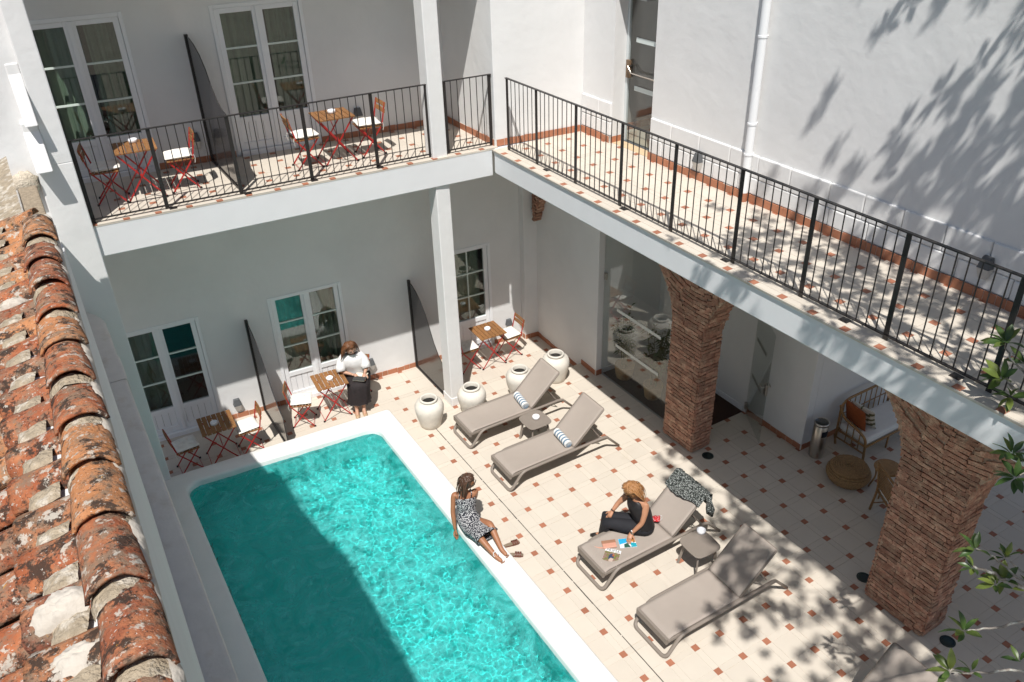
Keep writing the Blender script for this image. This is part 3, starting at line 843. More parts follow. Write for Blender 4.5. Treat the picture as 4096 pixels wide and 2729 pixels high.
for n, y in enumerate(YS):
    xc = face_x(y) - .112 + rr.uniform(-.006, .006)
    zc = 6.535 + rr.uniform(-.008, .008)
    o = inst('ridge_tile', RT[n % 4], roof, (xc, y - .40, zc + .018), (math.radians(-4.2) + rr.uniform(-.015, .015), rr.uniform(-.08, .08), rr.uniform(-.03, .03) - .022), (1 + rr.uniform(-.04, .05), 1, 1 + rr.uniform(-.06, .06)))
    # mortar bedding showing under the lip
    b = MB(); k = 15
    ring = []
    for j, (rad, yy) in enumerate(((.088, 0), (.094, .03), (.094, .06), (.088, .09))):
        ring.append([(rad * math.sin(a) * (1 + .09 * fbm((a * 2.2, n * 3.1 + j, j * .5), 1, 3)), yy + .016 * fbm((a * 3, n * 1.7, j), 1, 3), .92 * rad * math.cos(a) * (1 + .09 * fbm((a * 2.2, n * 3.1 + j, 2), 1, 3))) for a in [-1.5 + 3.0 * i / k for i in range(k + 1)]])
    b.add([p for r in ring for p in r], [(j * (k + 1) + i, j * (k + 1) + i + 1, (j + 1) * (k + 1) + i + 1, (j + 1) * (k + 1) + i) for j in range(3) for i in range(k)])
    mo = b.build('mortar_bed', M_ROOFMORTAR, roof, smooth=True); mo.location = (xc, y - .445, zc - .010)
# white lime edge dripping along the outer side of the ridge tiles
b = MB(); k = 260; rows = []
for i in range(k + 1):
    y = -2.45 - 5.4 * i / k; w_ = .010 * fbm((0, y * 9, 1), 1, 3) + .006 * fbm((0, y * 31, 5), 1, 2)
    x = face_x(y) - .012
    rows.append([(x - .06, y, 6.575 + w_), (x - .012 + w_ * .5, y, 6.575 + w_ * 1.4), (x + .012 + w_, y, 6.54 + w_), (x + .012 + w_ * .5, y, 6.47 + w_), (x + .004, y, 6.44)])
b.add([p for r in rows for p in r], [(i * 5 + j, i * 5 + j + 1, (i + 1) * 5 + j + 1, (i + 1) * 5 + j) for i in range(k) for j in range(4)])
b.build('lime_edge', M_WHITEMORTAR, roof, smooth=True)
# the slope falling away to the left: channel bed, cover tiles in courses, mortar plugs below the ridge
SL = math.radians(21); YW = math.radians(10)
dirv = Vector((-math.cos(SL) * math.cos(YW), math.cos(SL) * math.sin(YW), -math.sin(SL)))
b = MB()
b.grid(lambda i, j: (-5.80 - 4.0 * i, -8.6 + 8.2 * j, 6.455 - 4.0 * i * math.tan(SL) - .03 + .02 * fbm((i * 20, j * 40, 0), 1, 3)), 40, 80)
b.build('roof_bed', M_ROOFMORTAR, roof, smooth=True)
SPC = .235
nrow = 0
y = -2.25
rows = []
while y > -8.4:
    rows.append(y); y -= SPC + rr.uniform(-.018, .018)
zup = dirv.cross(Vector((0, 1, 0))).normalized()
if zup.z < 0: zup = -zup
side = zup.cross(dirv).normalized()
def tile_at(top, course, y0, me, name):
    # tile axis: wide end (local y=0) lies lower, narrow end upper
    p = Vector((face_x(y0) - .13, y0, 6.50)) + dirv * (top + .40)
    yv = -dirv; zv = zup; xv = yv.cross(zv).normalized()
    M = Matrix((xv, yv, zv)).transposed().to_4x4()
    M = M @ Matrix.Rotation(rr.uniform(-.05, .05), 4, 'Z') @ Matrix.Rotation(math.radians(-3.2), 4, 'X') @ Matrix.Rotation(rr.uniform(-.1, .1), 4, 'Y')
    M.translation = p + zv * rr.uniform(-.012, .006) + xv * rr.uniform(-.01, .01)
    o = inst(name, me, roof); o.matrix_basis = M @ Matrix.Diagonal((1 + rr.uniform(-.05, .05), .72 if course == 0 else 1, 1 + rr.uniform(-.08, .08), 1))
    return o
for n, y0 in enumerate(rows):
    for c_ in range(4):
        tile_at(-.12 + c_ * .34 + (.0 if c_ else .0), c_, y0 + rr.uniform(-.012, .012), CT[rr.randrange(5)], 'cover_tile')
    # plug of mortar in the channel between two covers, just under the ridge
    q = Vector((-5.905, y0 - SPC / 2, 6.475)) + dirv * .08
    s_ = MB(); s_.box(-.5, .5, -.5, .5, -.5, .5)
    g_ = MB()
    g_.grid(lambda i, j: ((i - .5) * .13, (j - .5) * .10, .016 * (1 - (2 * i - 1) ** 4) * (1 - (2 * j - 1) ** 6) + .008 * fbm((i * 4 + n * 3, j * 4, n), 1, 3)), 8, 8)
    yv = -dirv; xv = yv.cross(zup).normalized()
    o = g_.build('mortar_plug', M_ROOFMORTAR, roof, smooth=True)
    Mq = Matrix((-xv, yv, zup)).transposed().to_4x4(); Mq.translation = q + zup * .035
    o.matrix_basis = Mq @ Matrix.Rotation(PI / 2 + rr.uniform(-.1, .1), 4, 'Z')
# white repair patch near the bottom edge and a lime-washed tile further up
def patch(px, py, pz, w_, l_, seed, name):
    g_ = MB(); k = 40; rings = []
    cen = (0, 0, .03)
    vs = [cen]; nr = 9
    for r in range(1, nr + 1):
        for i in range(k):
            a = 2 * PI * i / k; rad = r / nr * (1 + .30 * fbm((math.cos(a) * .9 + seed, math.sin(a) * .9, seed), 1, 3))
            vs.append((w_ * rad * math.cos(a), l_ * rad * math.sin(a), .028 * (1 - (r / nr) ** 2) - .05 * (r / nr) ** 3 + .014 * fbm((math.cos(a) * rad * 3, math.sin(a) * rad * 3, seed), 1.4, 3)))
    fs = [(0, 1 + i, 1 + (i + 1) % k) for i in range(k)]
    for r in range(nr - 1):
        fs += [(1 + r * k + i, 1 + (r + 1) * k + i, 1 + (r + 1) * k + (i + 1) % k, 1 + r * k + (i + 1) % k) for i in range(k)]
    g_.add(vs, fs); o = g_.build(name, M_WHITEMORTAR, roof, smooth=True)
    yv = -dirv; xv = yv.cross(zup).normalized()
    Mq = Matrix((xv, yv, zup)).transposed().to_4x4(); Mq.translation = (px, py, pz)
    o.matrix_basis = Mq
    return o
patch(-6.02, -5.98, 6.50, .085, .13, 4.4, 'lime_patch')
patch(-5.99, -6.22, 6.50, .07, .11, 8.4, 'lime_patch')
patch(-5.965, -3.55, 6.50, .05, .085, 1.7, 'lime_patch')
# --- beyond the roof: weathered slab, red waterproofing, whitewashed stepped wall of the neighbour
nb = thing('neighbour_wall', 'whitewashed neighbouring wall with stepped buttresses left of the corner column', 'wall')
b = MB()
b.grid(lambda i, j: (-9.5 + 4.08 * i, 3.10 + .03 * fbm((i * 6, 1, j * 5), 1, 3), 3.0 + 4.4 * j), 50, 50)
b.build('whitewashed_wall', M_WALL, nb, smooth=True)
MB().box(-9.5, -5.43, 3.2, 3.9, 3.0, 7.4).build('wall_body', M_WALL, nb)
def buttress(x0, x1, z0, z1, zs, d0, d1):
    v = []
    rings = [[(x0, 3.14, z0), (x1, 3.14, z0), (x1 + .0, 3.14 - d1, z0), (x0, 3.14 - d1, z0)],
             [(x0, 3.14, zs), (x1, 3.14, zs), (x1, 3.14 - d0, zs), (x0, 3.14 - d0, zs)],
             [(x0, 3.14, z1), (x1, 3.14, z1), (x1, 3.14 - d0, z1), (x0, 3.14 - d0, z1)]]
    return MB().loft(rings).build('buttress', M_WALL, nb, bevel=.015)
buttress(-5.56, -5.42, 5.82, 6.50, 6.38, .06, .30)
buttress(-5.60, -5.42, 5.28, 5.83, 5.72, .10, .36)
lump((-5.75, 3.02, 5.12), (.16, .09, .16), 3.3, mat('crumbling_render', (.55, .48, .38), .95, var=.2, vs=10, bump=1, bs=40), 'crumbling_patch', nb)
lump((-6.15, 2.95, 4.98), (.13, .10, .13), 9.3, M_TERRA, 'clay_rubble', nb)
sb = thing('weathered_slab', 'weathered grey slab behind the end of the ridge tiles', 'slab')
MB().box(-7.4, -5.84, 1.22, 2.30, 5.05, 5.30).build('slab', M_SLABGREY, sb, bevel=.02)
MB().box(-5.835, -5.645, 1.26, 2.30, 5.05, 5.315).build('end_block', mat('stained_concrete', (.30, .24, .17), .95, var=.3, vs=9, bump=1, bs=40), sb, bevel=.02)
rm = MB(); rm.grid(lambda i, j: (-7.4 + 1.75 * i, -.25 + 1.47 * j, 5.02 + .22 * j + .025 * fbm((i * 7, j * 6, 2), 1, 3)), 40, 30)
tag(rm.build('red_waterproofing', M_REDMEMB, None, smooth=True), 'red painted waterproofing sheet below the grey slab', 'roof sheet')
# ================================================================== RAILINGS AND SCREENS
def railing(name, label, p0, p1, z, posts, pitch=.115, plates=()):
    p0 = Vector((*p0, z)); p1 = Vector((*p1, z)); d = p1 - p0; L = d.length; d.normalize()
    root = thing(name, label, 'railing', p0, math.atan2(d.y, d.x), 'black balustrades of the upper floor')
    MB().box(-.02, L + .02, -.022, .022, 1.088, 1.10).build('top_rail', M_BLACK, root, bevel=.003)
    MB().box(0, L, -.018, .018, .045, .057).build('bottom_rail', M_BLACK, root)
    pm = MB().box(-.025, .025, -.006, .006, .0, 1.087).mesh('post', M_BLACK)
    bm_ = MB().tube([(0, 0, .057), (0, 0, 1.089)], .0065, 6, False).mesh('baluster', M_BLACK)
    ps = [min(max(s, .012), L - .012) for s in posts]
    for s in ps: inst('post', pm, root, (s, 0, 0))
    for a, c in zip(ps, ps[1:]):
        n = max(1, round((c - a) / pitch))
        for i in range(1, n): inst('baluster', bm_, root, (a + (c - a) * i / n, 0, 0))
    fm = MB().box(-.05, .05, -.055, .03, 0, .008).box(-.03, -.018, -.05, -.038, .008, .02).box(.018, .03, -.05, -.038, .008, .02).mesh('foot_plate', M_BLACK)
    for s in plates: inst('foot_plate', fm, root, (s, 0, .0))
    return root
railing('railing', 'long black metal railing along the edge of the right-hand terrace', (.755, 2.47), (.755, -6.5), HB,
        [0, .81, 1.79, 2.79, 3.79, 4.84, 5.82, 6.85, 7.89, 8.95], plates=(1.1, 2.9, 4.75, 6.4, 7.6))
railing('railing', 'black metal railing along the far balcony in front of the red chairs', (-5.155, 3.143), (-.372, 2.874), HB,
        [0, .93, 1.92, 2.93, 3.93, 4.79], plates=(1.0, 2.0, 2.95, 3.95))
railing('railing', 'short black metal railing between the middle column and the corner', (-.10, 2.862), (.665, 2.815), HB, [0, .765], .107)
M_TRK = M_BLACK
def screen(label, x, yw, z, prof, grp='black privacy screens between the rooms'):
    root = thing('privacy_screen', label, 'screen', (x, yw, z), 0, grp)
    pts = [(-.03, .03)] + prof[::-1] + [(-.03, prof[0][1])]
    Mx = Matrix(((0, 0, 1, 0), (-1, 0, 0, 0), (0, 1, 0, 0), (0, 0, 0, 1)))      # (d out from wall, z) -> world
    MB().prism([(a, c) for a, c in pts], -.006, .006, Mx).build('panel', M_PANEL, root)
    MB().box(-.025, .025, -.05, .0, 0, prof[0][1] + .01).build('wall_post', M_BLACK, root, bevel=.003)
    dd = prof[-1][0] + .03
    MB().box(-.022, -.008, -dd, -.05, 0, .035).box(.008, .022, -dd, -.05, 0, .035).build('base_channel', M_BLACK, root)
    return root
PG = [(.0, 1.87), (.14, 1.84), (.30, 1.77), (.48, 1.64), (.64, 1.46), (.77, 1.22), (.90, .98), (1.06, .79), (1.20, .68), (1.30, .63), (1.30, .03)]
screen('black curved screen standing between the second and third ground-floor tables', -.345, 4.352, D, PG)
screen('black curved screen standing between the first and second ground-floor tables', -3.275, 4.570, D, [(a * 1.02, c) for a, c in PG])
screen('tall black curved screen dividing the upper balcony', -3.205, 4.72, HB, [(0, 1.86), (.2, 1.85), (.42, 1.80), (.66, 1.70), (.85, 1.55), (1.02, 1.33), (1.20, 1.17), (1.38, 1.10), (1.55, 1.08), (1.55, .03)])

# ================================================================== BISTRO SETS
def chair_proto():
    root = thing('bistro_chair', 'x', 'chair', (0, 0, 0), 0, 'red steel bistro chairs with wooden slats')
    sl_ = MB().box(-.021, .021, -.175, .175, -.008, .008).mesh('seat_slat', M_WOOD)
    for i in range(7): inst('seat_slat', sl_, root, (-.155 + i * .0525, 0, .452))
    bsl = MB()
    bsl.grid(lambda i, j: (-.008 + .012 * (2 * i - 1) ** 2, -.185 + .37 * i, -.03 + .06 * j), 8, 1)
    bsl.grid(lambda i, j: (.006 + .012 * (2 * i - 1) ** 2, -.185 + .37 * i, .03 - .06 * j), 8, 1)
    bm_ = MB()
    for i in range(8):
        y0, y1 = -.185 + .37 * i / 8, -.185 + .37 * (i + 1) / 8
        bm_.box(-.022 + .012 * ((2 * (i + .5) / 8) - 1) ** 2, -.006 + .012 * ((2 * (i + .5) / 8) - 1) ** 2, y0, y1, -.031, .031)
    me = bm_.mesh('back_slat', M_WOOD)
    inst('back_slat', me, root, (-.232, 0, .755), (0, -.2, 0)); inst('back_slat', me, root, (-.215, 0, .665), (0, -.2, 0))
    for s in (-1, 1):
        lg = MB(); y = s * .168
        lg.bar((-.240, y, .79), (-.165, y, .46), .006, .020, (1, 0, 0)); lg.bar((-.165, y, .46), (.185, y, .012), .006, .020, (1, 0, 0))
        a = lg.build('leg', M_REDM, root)
        MB().box(.172, .202, y - .011, y + .011, 0, .026).build('foot_cap', M_FOOT, a)
        lg = MB(); y2 = s * .150
        lg.bar((.165, y2, .442), (-.185, y2, .012), .006, .020, (1, 0, 0)); lg.bar((-.17, y2, .440), (.17, y2, .440), .006, .016)
        a = lg.build('leg', M_REDM, root)
        MB().box(-.202, -.172, y2 - .011, y2 + .011, 0, .026).build('foot_cap', M_FOOT, a)
    MB().tube([(.165, -.165, .04), (.165, .165, .04)], .004, 6).tube([(-.165, -.148, .04), (-.165, .148, .04)], .004, 6).tube([(-.165, -.15, .455), (-.165, .15, .455)], .004, 6).build('cross_rod', M_REDM, root)
    return root
def table_proto():
    root = thing('bistro_table', 'x', 'table', (0, 0, 0), 0, 'slatted folding bistro tables')
    sl_ = MB().box(-.034, .034, -.27, .27, -.009, .009).mesh('table_slat', M_WOOD)
    for i in range(7): inst('table_slat', sl_, root, (-.237 + i * .079, 0, .692))
    MB().bar((-.265, -.20, .674), (.265, -.20, .674), .018, .006).bar((-.265, .20, .674), (.265, .20, .674), .018, .006).build('under_rail', M_REDM, root)
    for s in (-1, 1):
        for k in (-1, 1):
            y = s * (.235 if k > 0 else .222)
            a = MB().bar((-.245 * k, y, .67), (.245 * k, y, .012), .006, .021, (1, 0, 0)).build('leg', M_REDM, root)
            MB().box(.245 * k - .016, .245 * k + .016, y - .011, y + .011, 0, .026).build('foot_cap', M_FOOT, a)
    MB().bar((0, -.22, .34), (.0, .20, .66), .02, .006, (1, 0, 0)).build('support_strut', M_REDM, root)
    MB().tube([(.235, -.235, .035), (.235, .235, .035)], .0045, 6).tube([(-.235, -.222, .035), (-.235, .222, .035)], .0045, 6).tube([(0, -.23, .335), (0, .23, .335)], .005, 6).build('cross_rod', M_REDM, root)
    return root
def pillow_mesh():
    b = MB(); n = 22; hw, hd = .185, .18
    def top(i, j, s):
        u, v = 2 * i - 1, 2 * j - 1
        ed = (1 - abs(u) ** 3.2) * (1 - abs(v) ** 3.2)
        h = .036 * max(0, ed) ** .45
        for a, c in ((-.42, -.42), (.42, -.42), (-.42, .42), (.42, .42), (0, 0)):
            q = ((u - a) ** 2 + (v - c) ** 2); h -= .026 * math.exp(-q / .018) + .008 * math.exp(-q / .07)
        h += .006 * fbm((u * 2.4, v * 2.4, 3 * s), 1, 3)
        k = 1 - .05 * (abs(u) ** 4 * abs(v) ** 4)
        pin = 1 - .035 * (1 - abs(v)) * abs(u) - .035 * (1 - abs(u)) * abs(v)
        return (hw * u * k * pin, hd * v * k * pin, s * max(h, .002))
    b.grid(lambda i, j: top(i, j, 1), n, n); b.grid(lambda i, j: top(1 - i, j, -1), n, n)
    return b.mesh('cushion', M_CUSH, True)
PILL = pillow_mesh()
TIE = MB().tube([(-.17, .15, -.01), (-.21, .165, .0), (-.215, .17, -.05), (-.20, .165, -.11)], .004, 5).tube([(-.17, -.15, -.01), (-.21, -.165, 0), (-.22, -.17, -.04), (-.205, -.165, -.12)], .004, 5).mesh('tie', M_CUSH)
CH0 = chair_proto(); TB0 = table_proto(); used = {'c': 0, 't': 0}
def put(proto, k, x, y, z, rz, label):
    if not used[k]:
        used[k] = 1; proto.location = (x, y, z); proto.rotation_euler = (0, 0, rz); proto['label'] = label; return proto
    return dup(proto, (x, y, z), rz, label)
def chair(x, y, z, rz, label, cush=None, dr=0):
    o = put(CH0, 'c', x, y, z, rz, label)
    if cush:
        p = inst('seat_cushion', PILL, None, (x + .012 * math.cos(rz), y + .012 * math.sin(rz), z + .497), (R_.uniform(-.03, .03), R_.uniform(-.03, .03), rz + dr))
        tag(p, cush, 'cushion', 'cream tufted seat cushions'); inst('tie', TIE, p)
    return o
ASH = MB().lathe([(.052, 0), (.060, .004), (.061, .040), (.057, .046), (.046, .046), (.040, .030), (.030, .018), (.018, .020), (.010, .034), (.0, .036)], 28).mesh('ashtray', M_CERAM, True)
def ashtray(x, y, z, label): tag(inst('ashtray', ASH, None, (x, y, z)), label, 'ashtray', 'round white ashtrays')
put(TB0, 't', -4.255, 3.64, D, -.05, 'slatted bistro table in the shade of the left wall beside the pool corner')
put(TB0, 't', -2.24, 3.82, D, -.08, 'slatted bistro table next to the woman in the white blouse')
put(TB0, 't', .915, 3.725, D, -.03, 'slatted bistro table on the ground floor right of the middle column')
put(TB0, 't', -4.355, 3.815, HB, -.08, 'slatted bistro table on the upper balcony left of the dividing screen')
put(TB0, 't', -1.595, 3.62, HB, -.05, 'slatted bistro table on the upper balcony right of the dividing screen')
chair(-4.80, 3.65, D, .03, 'shaded bistro chair with its back against the corner column on the ground floor', 'shaded cream cushion on the chair beside the corner column', .05)
chair(-3.80, 3.60, D, PI - .04, 'bistro chair beside the first ground-floor screen facing the left wall', 'half-lit cream cushion on the chair beside the first ground-floor screen', .1)
chair(-2.79, 3.82, D, -.40, 'sunlit bistro chair turned towards the table of the woman in white', 'sunlit cream cushion on the empty chair across from the woman in white')
chair(-1.66, 3.985, D, -2.228, 'bistro chair on which the woman in the white blouse sits')
chair(.45, 3.745, D, .02, 'bistro chair half hidden behind the middle column on the ground floor', 'half-shaded cushion on the chair behind the middle column', -.08)
chair(1.385, 3.715, D, PI - .03, 'bistro chair in the back corner of the ground floor below the brick stub', 'bright cushion on the chair in the back corner', .06)
chair(-4.78, 3.86, HB, -.20, 'upper balcony bistro chair beside the corner column', 'mostly shaded cushion on the upper chair beside the corner column', .1)
chair(-3.825, 3.78, HB, PI - .08, 'upper balcony bistro chair just left of the dividing screen', 'sunlit cushion on the upper chair just left of the screen', -.06)
chair(-2.07, 3.605, HB, -.05, 'upper balcony bistro chair just right of the dividing screen', 'sunlit cushion on the upper chair right of the screen', .05)
chair(-1.055, 3.60, HB, PI - .03, 'upper balcony bistro chair nearest the middle column', 'sunlit cushion on the upper chair nearest the middle column', -.1)
for x, y, z, l in ((-4.29, 3.62, D, 'ashtray on the shaded table by the pool corner'), (-2.23, 3.81, D, 'ashtray on the table of the woman in white'), (.92, 3.74, D, 'ashtray on the ground-floor table right of the middle column'),
                   (-4.33, 4.0, HB, 'ashtray on the upper table left of the screen'), (-1.57, 3.68, HB, 'ashtray on the upper table right of the screen')):
    ashtray(x, y, z + .7015, l)
ashtray(.22, .95, .4285, 'ashtray on the low table between the two far loungers'); ashtray(.68, -2.46, .4285, 'ashtray on the low table between the two near loungers')

# ================================================================== WALL LAMPS, DOWNPIPE, FLOOR LIGHTS
def lamp(M, u, z, label):
    root = thing('wall_lamp', label, 'wall lamp', M @ Vector((u, 0, z)), 0, 'wedge-shaped wall lamps')
    A = M.to_3x3().to_4x4()
    def part(zs, n, m, o=0):
        rings = [[A @ Vector(p) for p in ((-w_, 0.002, zz), (w_, 0.002, zz), (w_ * .9, dd, zz), (-w_ * .9, dd, zz))] for zz, w_, dd in zs]
        MB().loft(rings).build(n, m, root, bevel=.003)
    part([(.02, .072, .085), (.14, .048, .055)], 'shade', M_GREYLAMP); part([(-.10, .042, .05), (.019, .070, .083)], 'diffuser', M_LAMPB)
lamp(G, -3.73, .08, 'grey wedge wall lamp behind the shaded table by the pool'); lamp(G, -1.24, .13, 'grey wedge wall lamp behind the woman in white'); lamp(G, 1.665, .16, 'grey wedge wall lamp behind the back corner chair')
lamp(U, -3.40, HB + .33, 'dark wedge wall lamp on the upper wall left of the screen'); lamp(U, -.855, HB + .33, 'dark wedge wall lamp on the upper wall behind the right-hand balcony table')
W2 = W.copy(); W2.translation = Vector((TX - .034, 0, 0))
lamp(W2, .19, HB + .25, 'grey wedge wall lamp on the stone dado near the terrace door'); lamp(W2, 4.37, HB + .33, 'grey wedge wall lamp on the stone dado at the far right of the terrace')
dp = thing('downpipe', 'white rain downpipe with collars on the terrace wall', 'downpipe', (TX - .085, -1.105, HB))
for a, c in ((.12, 1.02), (1.02, 2.06), (2.06, 5.0)): MB().tube([(0, 0, a), (0, 0, c)], .052, 24, caps=False).build('pipe', M_PIPE, dp, smooth=True)
for zz in (.63, 1.02, 2.06): MB().tube([(0, 0, zz - .012), (0, 0, zz + .012)], .059, 20).box(.04, .085, -.01, .01, zz - .006, zz + .006).build('collar', M_PIPE, dp)
MB().tube([(0, 0, .0), (0, 0, .13)], [.05, .052], 20).build('pipe_shoe', mat('clay_pipe', (.36, .15, .085), .6), dp)
for x, y, l in ((2.27, -.93, 'round dark floor light at the foot of the first brick pillar'), (2.235, -3.96, 'round dark floor light beside the large brick pillar'), (2.24, -5.19, 'round dark floor light in front of the large brick pillar')):
    fl = thing('floor_light', l, 'floor light', (x, y, 0), 0, 'round floor lights')
    MB().lathe([(.092, 0), (.092, .006), (.072, .007), (.072, .002)], 30, capb=False).build('ring', M_DARKMETAL, fl)
    MB().lathe([(.072, .0025), (.05, .0045), (.0, .005)], 24, capb=False).build('lens', mat('dark_lens', (.015, .03, .03), .15), fl)

# ================================================================== LOUNGERS
def rounded_path(pts, r, n=5):
    pts = [Vector(p) for p in pts]; out = [pts[0]]
    for a, b_, c in zip(pts, pts[1:], pts[2:]):
        d1 = (a - b_).normalized(); d2 = (c - b_).normalized(); rr_ = min(r, (a - b_).length * .45, (c - b_).length * .45)
        p, q = b_ + d1 * rr_, b_ + d2 * rr_
        for k in range(n + 1):
            t = k / n; out.append(p * (1 - t) ** 2 + b_ * (2 * t * (1 - t)) + q * t * t)
    out.append(pts[-1]); return out
def lounger_proto():
    root = thing('sun_lounger', 'x', 'sun lounger', (0, 0, 0), 0, 'taupe sun loungers on the deck')
    yo = .305
    path = rounded_path([(1.235, -yo, .022), (.98, -yo, .30), (.90, -yo, .315), (-.60, -yo, .315), (-.83, -yo, .024), (-.83, yo, .024), (-.60, yo, .315), (.90, yo, .315), (.98, yo, .30), (1.235, yo, .022)], .09, 6)
    MB().tube(path, .025, 10, flat=.8).build('frame', M_TAUPE, root, smooth=True)
    s = MB()
    def seat(i, j):
        x = -.80 + 1.16 * i; y = -.282 + .564 * j
        z = .338 - .022 * (1 - (2 * j - 1) ** 2) * math.sin(PI * min(1, i * 1.05)) 
        if i < .06: z -= (.06 - i) * .55
        return (x, y, z)
    s.grid(seat, 26, 12); s.build('seat_sling', M_SLING, root, smooth=True, solid=.012)
    inner = MB()
    for y in (-.285, .285): inner.bar((-.80, y, .30), (.36, y, .318), .03, .035)
    inner.bar((-.80, -.285, .285), (-.80, .285, .285), .035, .09); inner.bar((.36, -.285, .312), (.36, .285, .312), .03, .035)
    for x in (-.35, .02): inner.bar((x, -.285, .27), (x, .285, .27), .035, .02)
    inner.build('seat_frame', M_TAUPE, root)
    bk = MB(); Lb = .76; an = math.radians(43)
    def back(i, j):
        t = Lb * i; y = -.272 + .544 * j; sg = .022 * (1 - (2 * j - 1) ** 2) * math.sin(PI * i)
        return (.365 + t * math.cos(an) + sg * math.sin(an), y, .342 + t * math.sin(an) - sg * math.cos(an))
    bk.grid(back, 20, 12); b_ = bk.build('back_sling', M_SLING, root, smooth=True, solid=.010)
    f = MB(); B_ = lambda t, y, o=0: (.365 + t * math.cos(an) + o * math.sin(an), y, .336 + t * math.sin(an) - o * math.cos(an))
    f.tube(rounded_path([B_(0, -.278, .012), B_(Lb, -.278, .012), B_(Lb, .278, .012), B_(0, .278, .012)], .03, 4), .016, 8)
    f.build('back_frame', M_TAUPE, root, smooth=True)
    st = MB()
    for y in (-.20, .20): st.bar(B_(.42, y, .02), (.93, y * .98, .25), .012, .018)
    st.tube([(.93, -.21, .25), (.93, .21, .25)], .007, 6); st.bar((.70, -.30, .285), (1.02, -.295, .262), .014, .03); st.bar((.70, .30, .285), (1.02, .295, .262), .014, .03)
    st.build('prop', M_TAUPE, root)
    return root
LG = lounger_proto()
LG['label'] = 'farthest lounger, with a rolled striped towel, next to the stone jars'; LG.location = (0, 1.60, 0)
dup(LG, (0, .355, 0), 0, 'second lounger from the back, its rolled towel lying beside the low table')
dup(LG, (0, -1.975, 0), 0, 'lounger with a woman in black, magazines and a patterned scarf on it')
dup(LG, (0, -3.235, 0), 0, 'empty lounger half in tree shade beside the low table with one ashtray')
dup(LG, (.03, -5.48, 0), 0, 'lounger of which only the backrest shows at the bottom edge')
def sidetable(x, y, rz, label):
    root = thing('side_table', label, 'side table', (x, y, 0), rz, 'low taupe side tables between loungers')
    pts = []
    for k in range(4):
        a0 = k * PI / 2
        for t in (-.8, -.4, 0, .4, .8):
            p = Vector((.205 + .016 * (1 - t * t), .195 * t)); c_, s_ = math.cos(a0), math.sin(a0)
            pts.append((p.x * c_ - p.y * s_, p.x * s_ + p.y * c_))
        p = Vector((.190, .190)); pts.append((p.x * math.cos(a0) - p.y * math.sin(a0), p.x * math.sin(a0) + p.y * math.cos(a0)))
    MB().prism(pts, .408, .426).build('table_top', M_TAUPE, root, bevel=.005)
    lm = MB().bar((.135, .135, .408), (.185, .185, .0), .035, .022, (1, -1, 0)).mesh('leg', M_TAUPE)
    for k in range(4): inst('leg', lm, root, rot=(0, 0, k * PI / 2))
sidetable(.19, .93, .02, 'low taupe table between the two far loungers'); sidetable(.525, -2.61, -.04, 'low taupe table between the two near loungers')
M_TB = mat('blue_towel_stripe', (.16, .24, .33), .95, bump=.4, bs=300); M_TW = mat('white_towel', (.80, .79, .76), .95, bump=.4, bs=300)
def towel(p, q, label):
    p = Vector(p); q = Vector(q); d = (q - p); L = d.length; d.normalize()
    root = thing('rolled_towel', label, 'towel', p, math.atan2(d.y, d.x), 'rolled striped towels')
    n = 11
    for i in range(n):
        MB().tube([(L * i / n, 0, 0), (L * (i + .5) / n, 0, .002), (L * (i + 1) / n, 0, 0)], [.063, .065, .063], 18, caps=True).build('stripe', M_TW if i % 2 == 0 else M_TB, root, smooth=False)
    sp = []
    for k in range(50):
        a = k * .42; r = .008 + .0021 * k * .48; sp.append((L + .002, r * math.cos(a), r * math.sin(a)))
    MB().tube(sp, .0035, 5).build('rolled_end', M_TB, root)
towel((.325, 1.72, .405), (.275, 1.36, .405), 'striped towel rolled up on the farthest lounger'); towel((.315, .49, .405), (.285, .115, .405), 'striped towel rolled up on the second lounger from the back')

# ================================================================== STONE JARS
def jar_parts(s, seed):
    pr_ = [(.0, 0), (.165, 0), (.178, .012), (.196, .10), (.228, .22), (.248, .33), (.247, .39), (.225, .45), (.180, .488), (.140, .50), (.138, .508), (.150, .516), (.152, .535), (.142, .548), (.125, .548), (.116, .535), (.114, .47)]
    b = MB().lathe([(r * s, z * s) for r, z in pr_], 40, capb=False)
    b.v = [tuple(Vector((v[0] * (1 + .018 * fbm((v[0] * 6, v[1] * 6, v[2] * 6 + seed), 1, 3)), v[1] * (1 + .018 * fbm((v[0] * 6, v[1] * 6 + 9, v[2] * 6 + seed), 1, 3)), v[2]))) for v in b.v]
    return b
for k, (x, y, s_, l) in enumerate(((-1.06, 2.29, 1.0, 'pale stone jar nearest the pool corner, standing on the deck'), (-.29, 2.20, 1.0, 'pale stone jar beside the foot of the middle column'),
                            (.69, 2.21, 1.0, 'pale stone jar half hidden by the backrest of the farthest lounger'), (1.49, 2.26, 1.02, 'pale stone jar farthest right, near the end of the grey wall'))):
    jr = thing('stone_jar', l, 'jar', (x, y, 0), 0, 'pale stone jars by the loungers')
    jar_parts(s_, k * 7.3).build('jar_body', M_JAR, jr, smooth=True)
    MB().lathe([(.128 * s_, .47 * s_), (.0, .47 * s_)], 32, capb=False).build('dark_water', M_JARIN, jr)
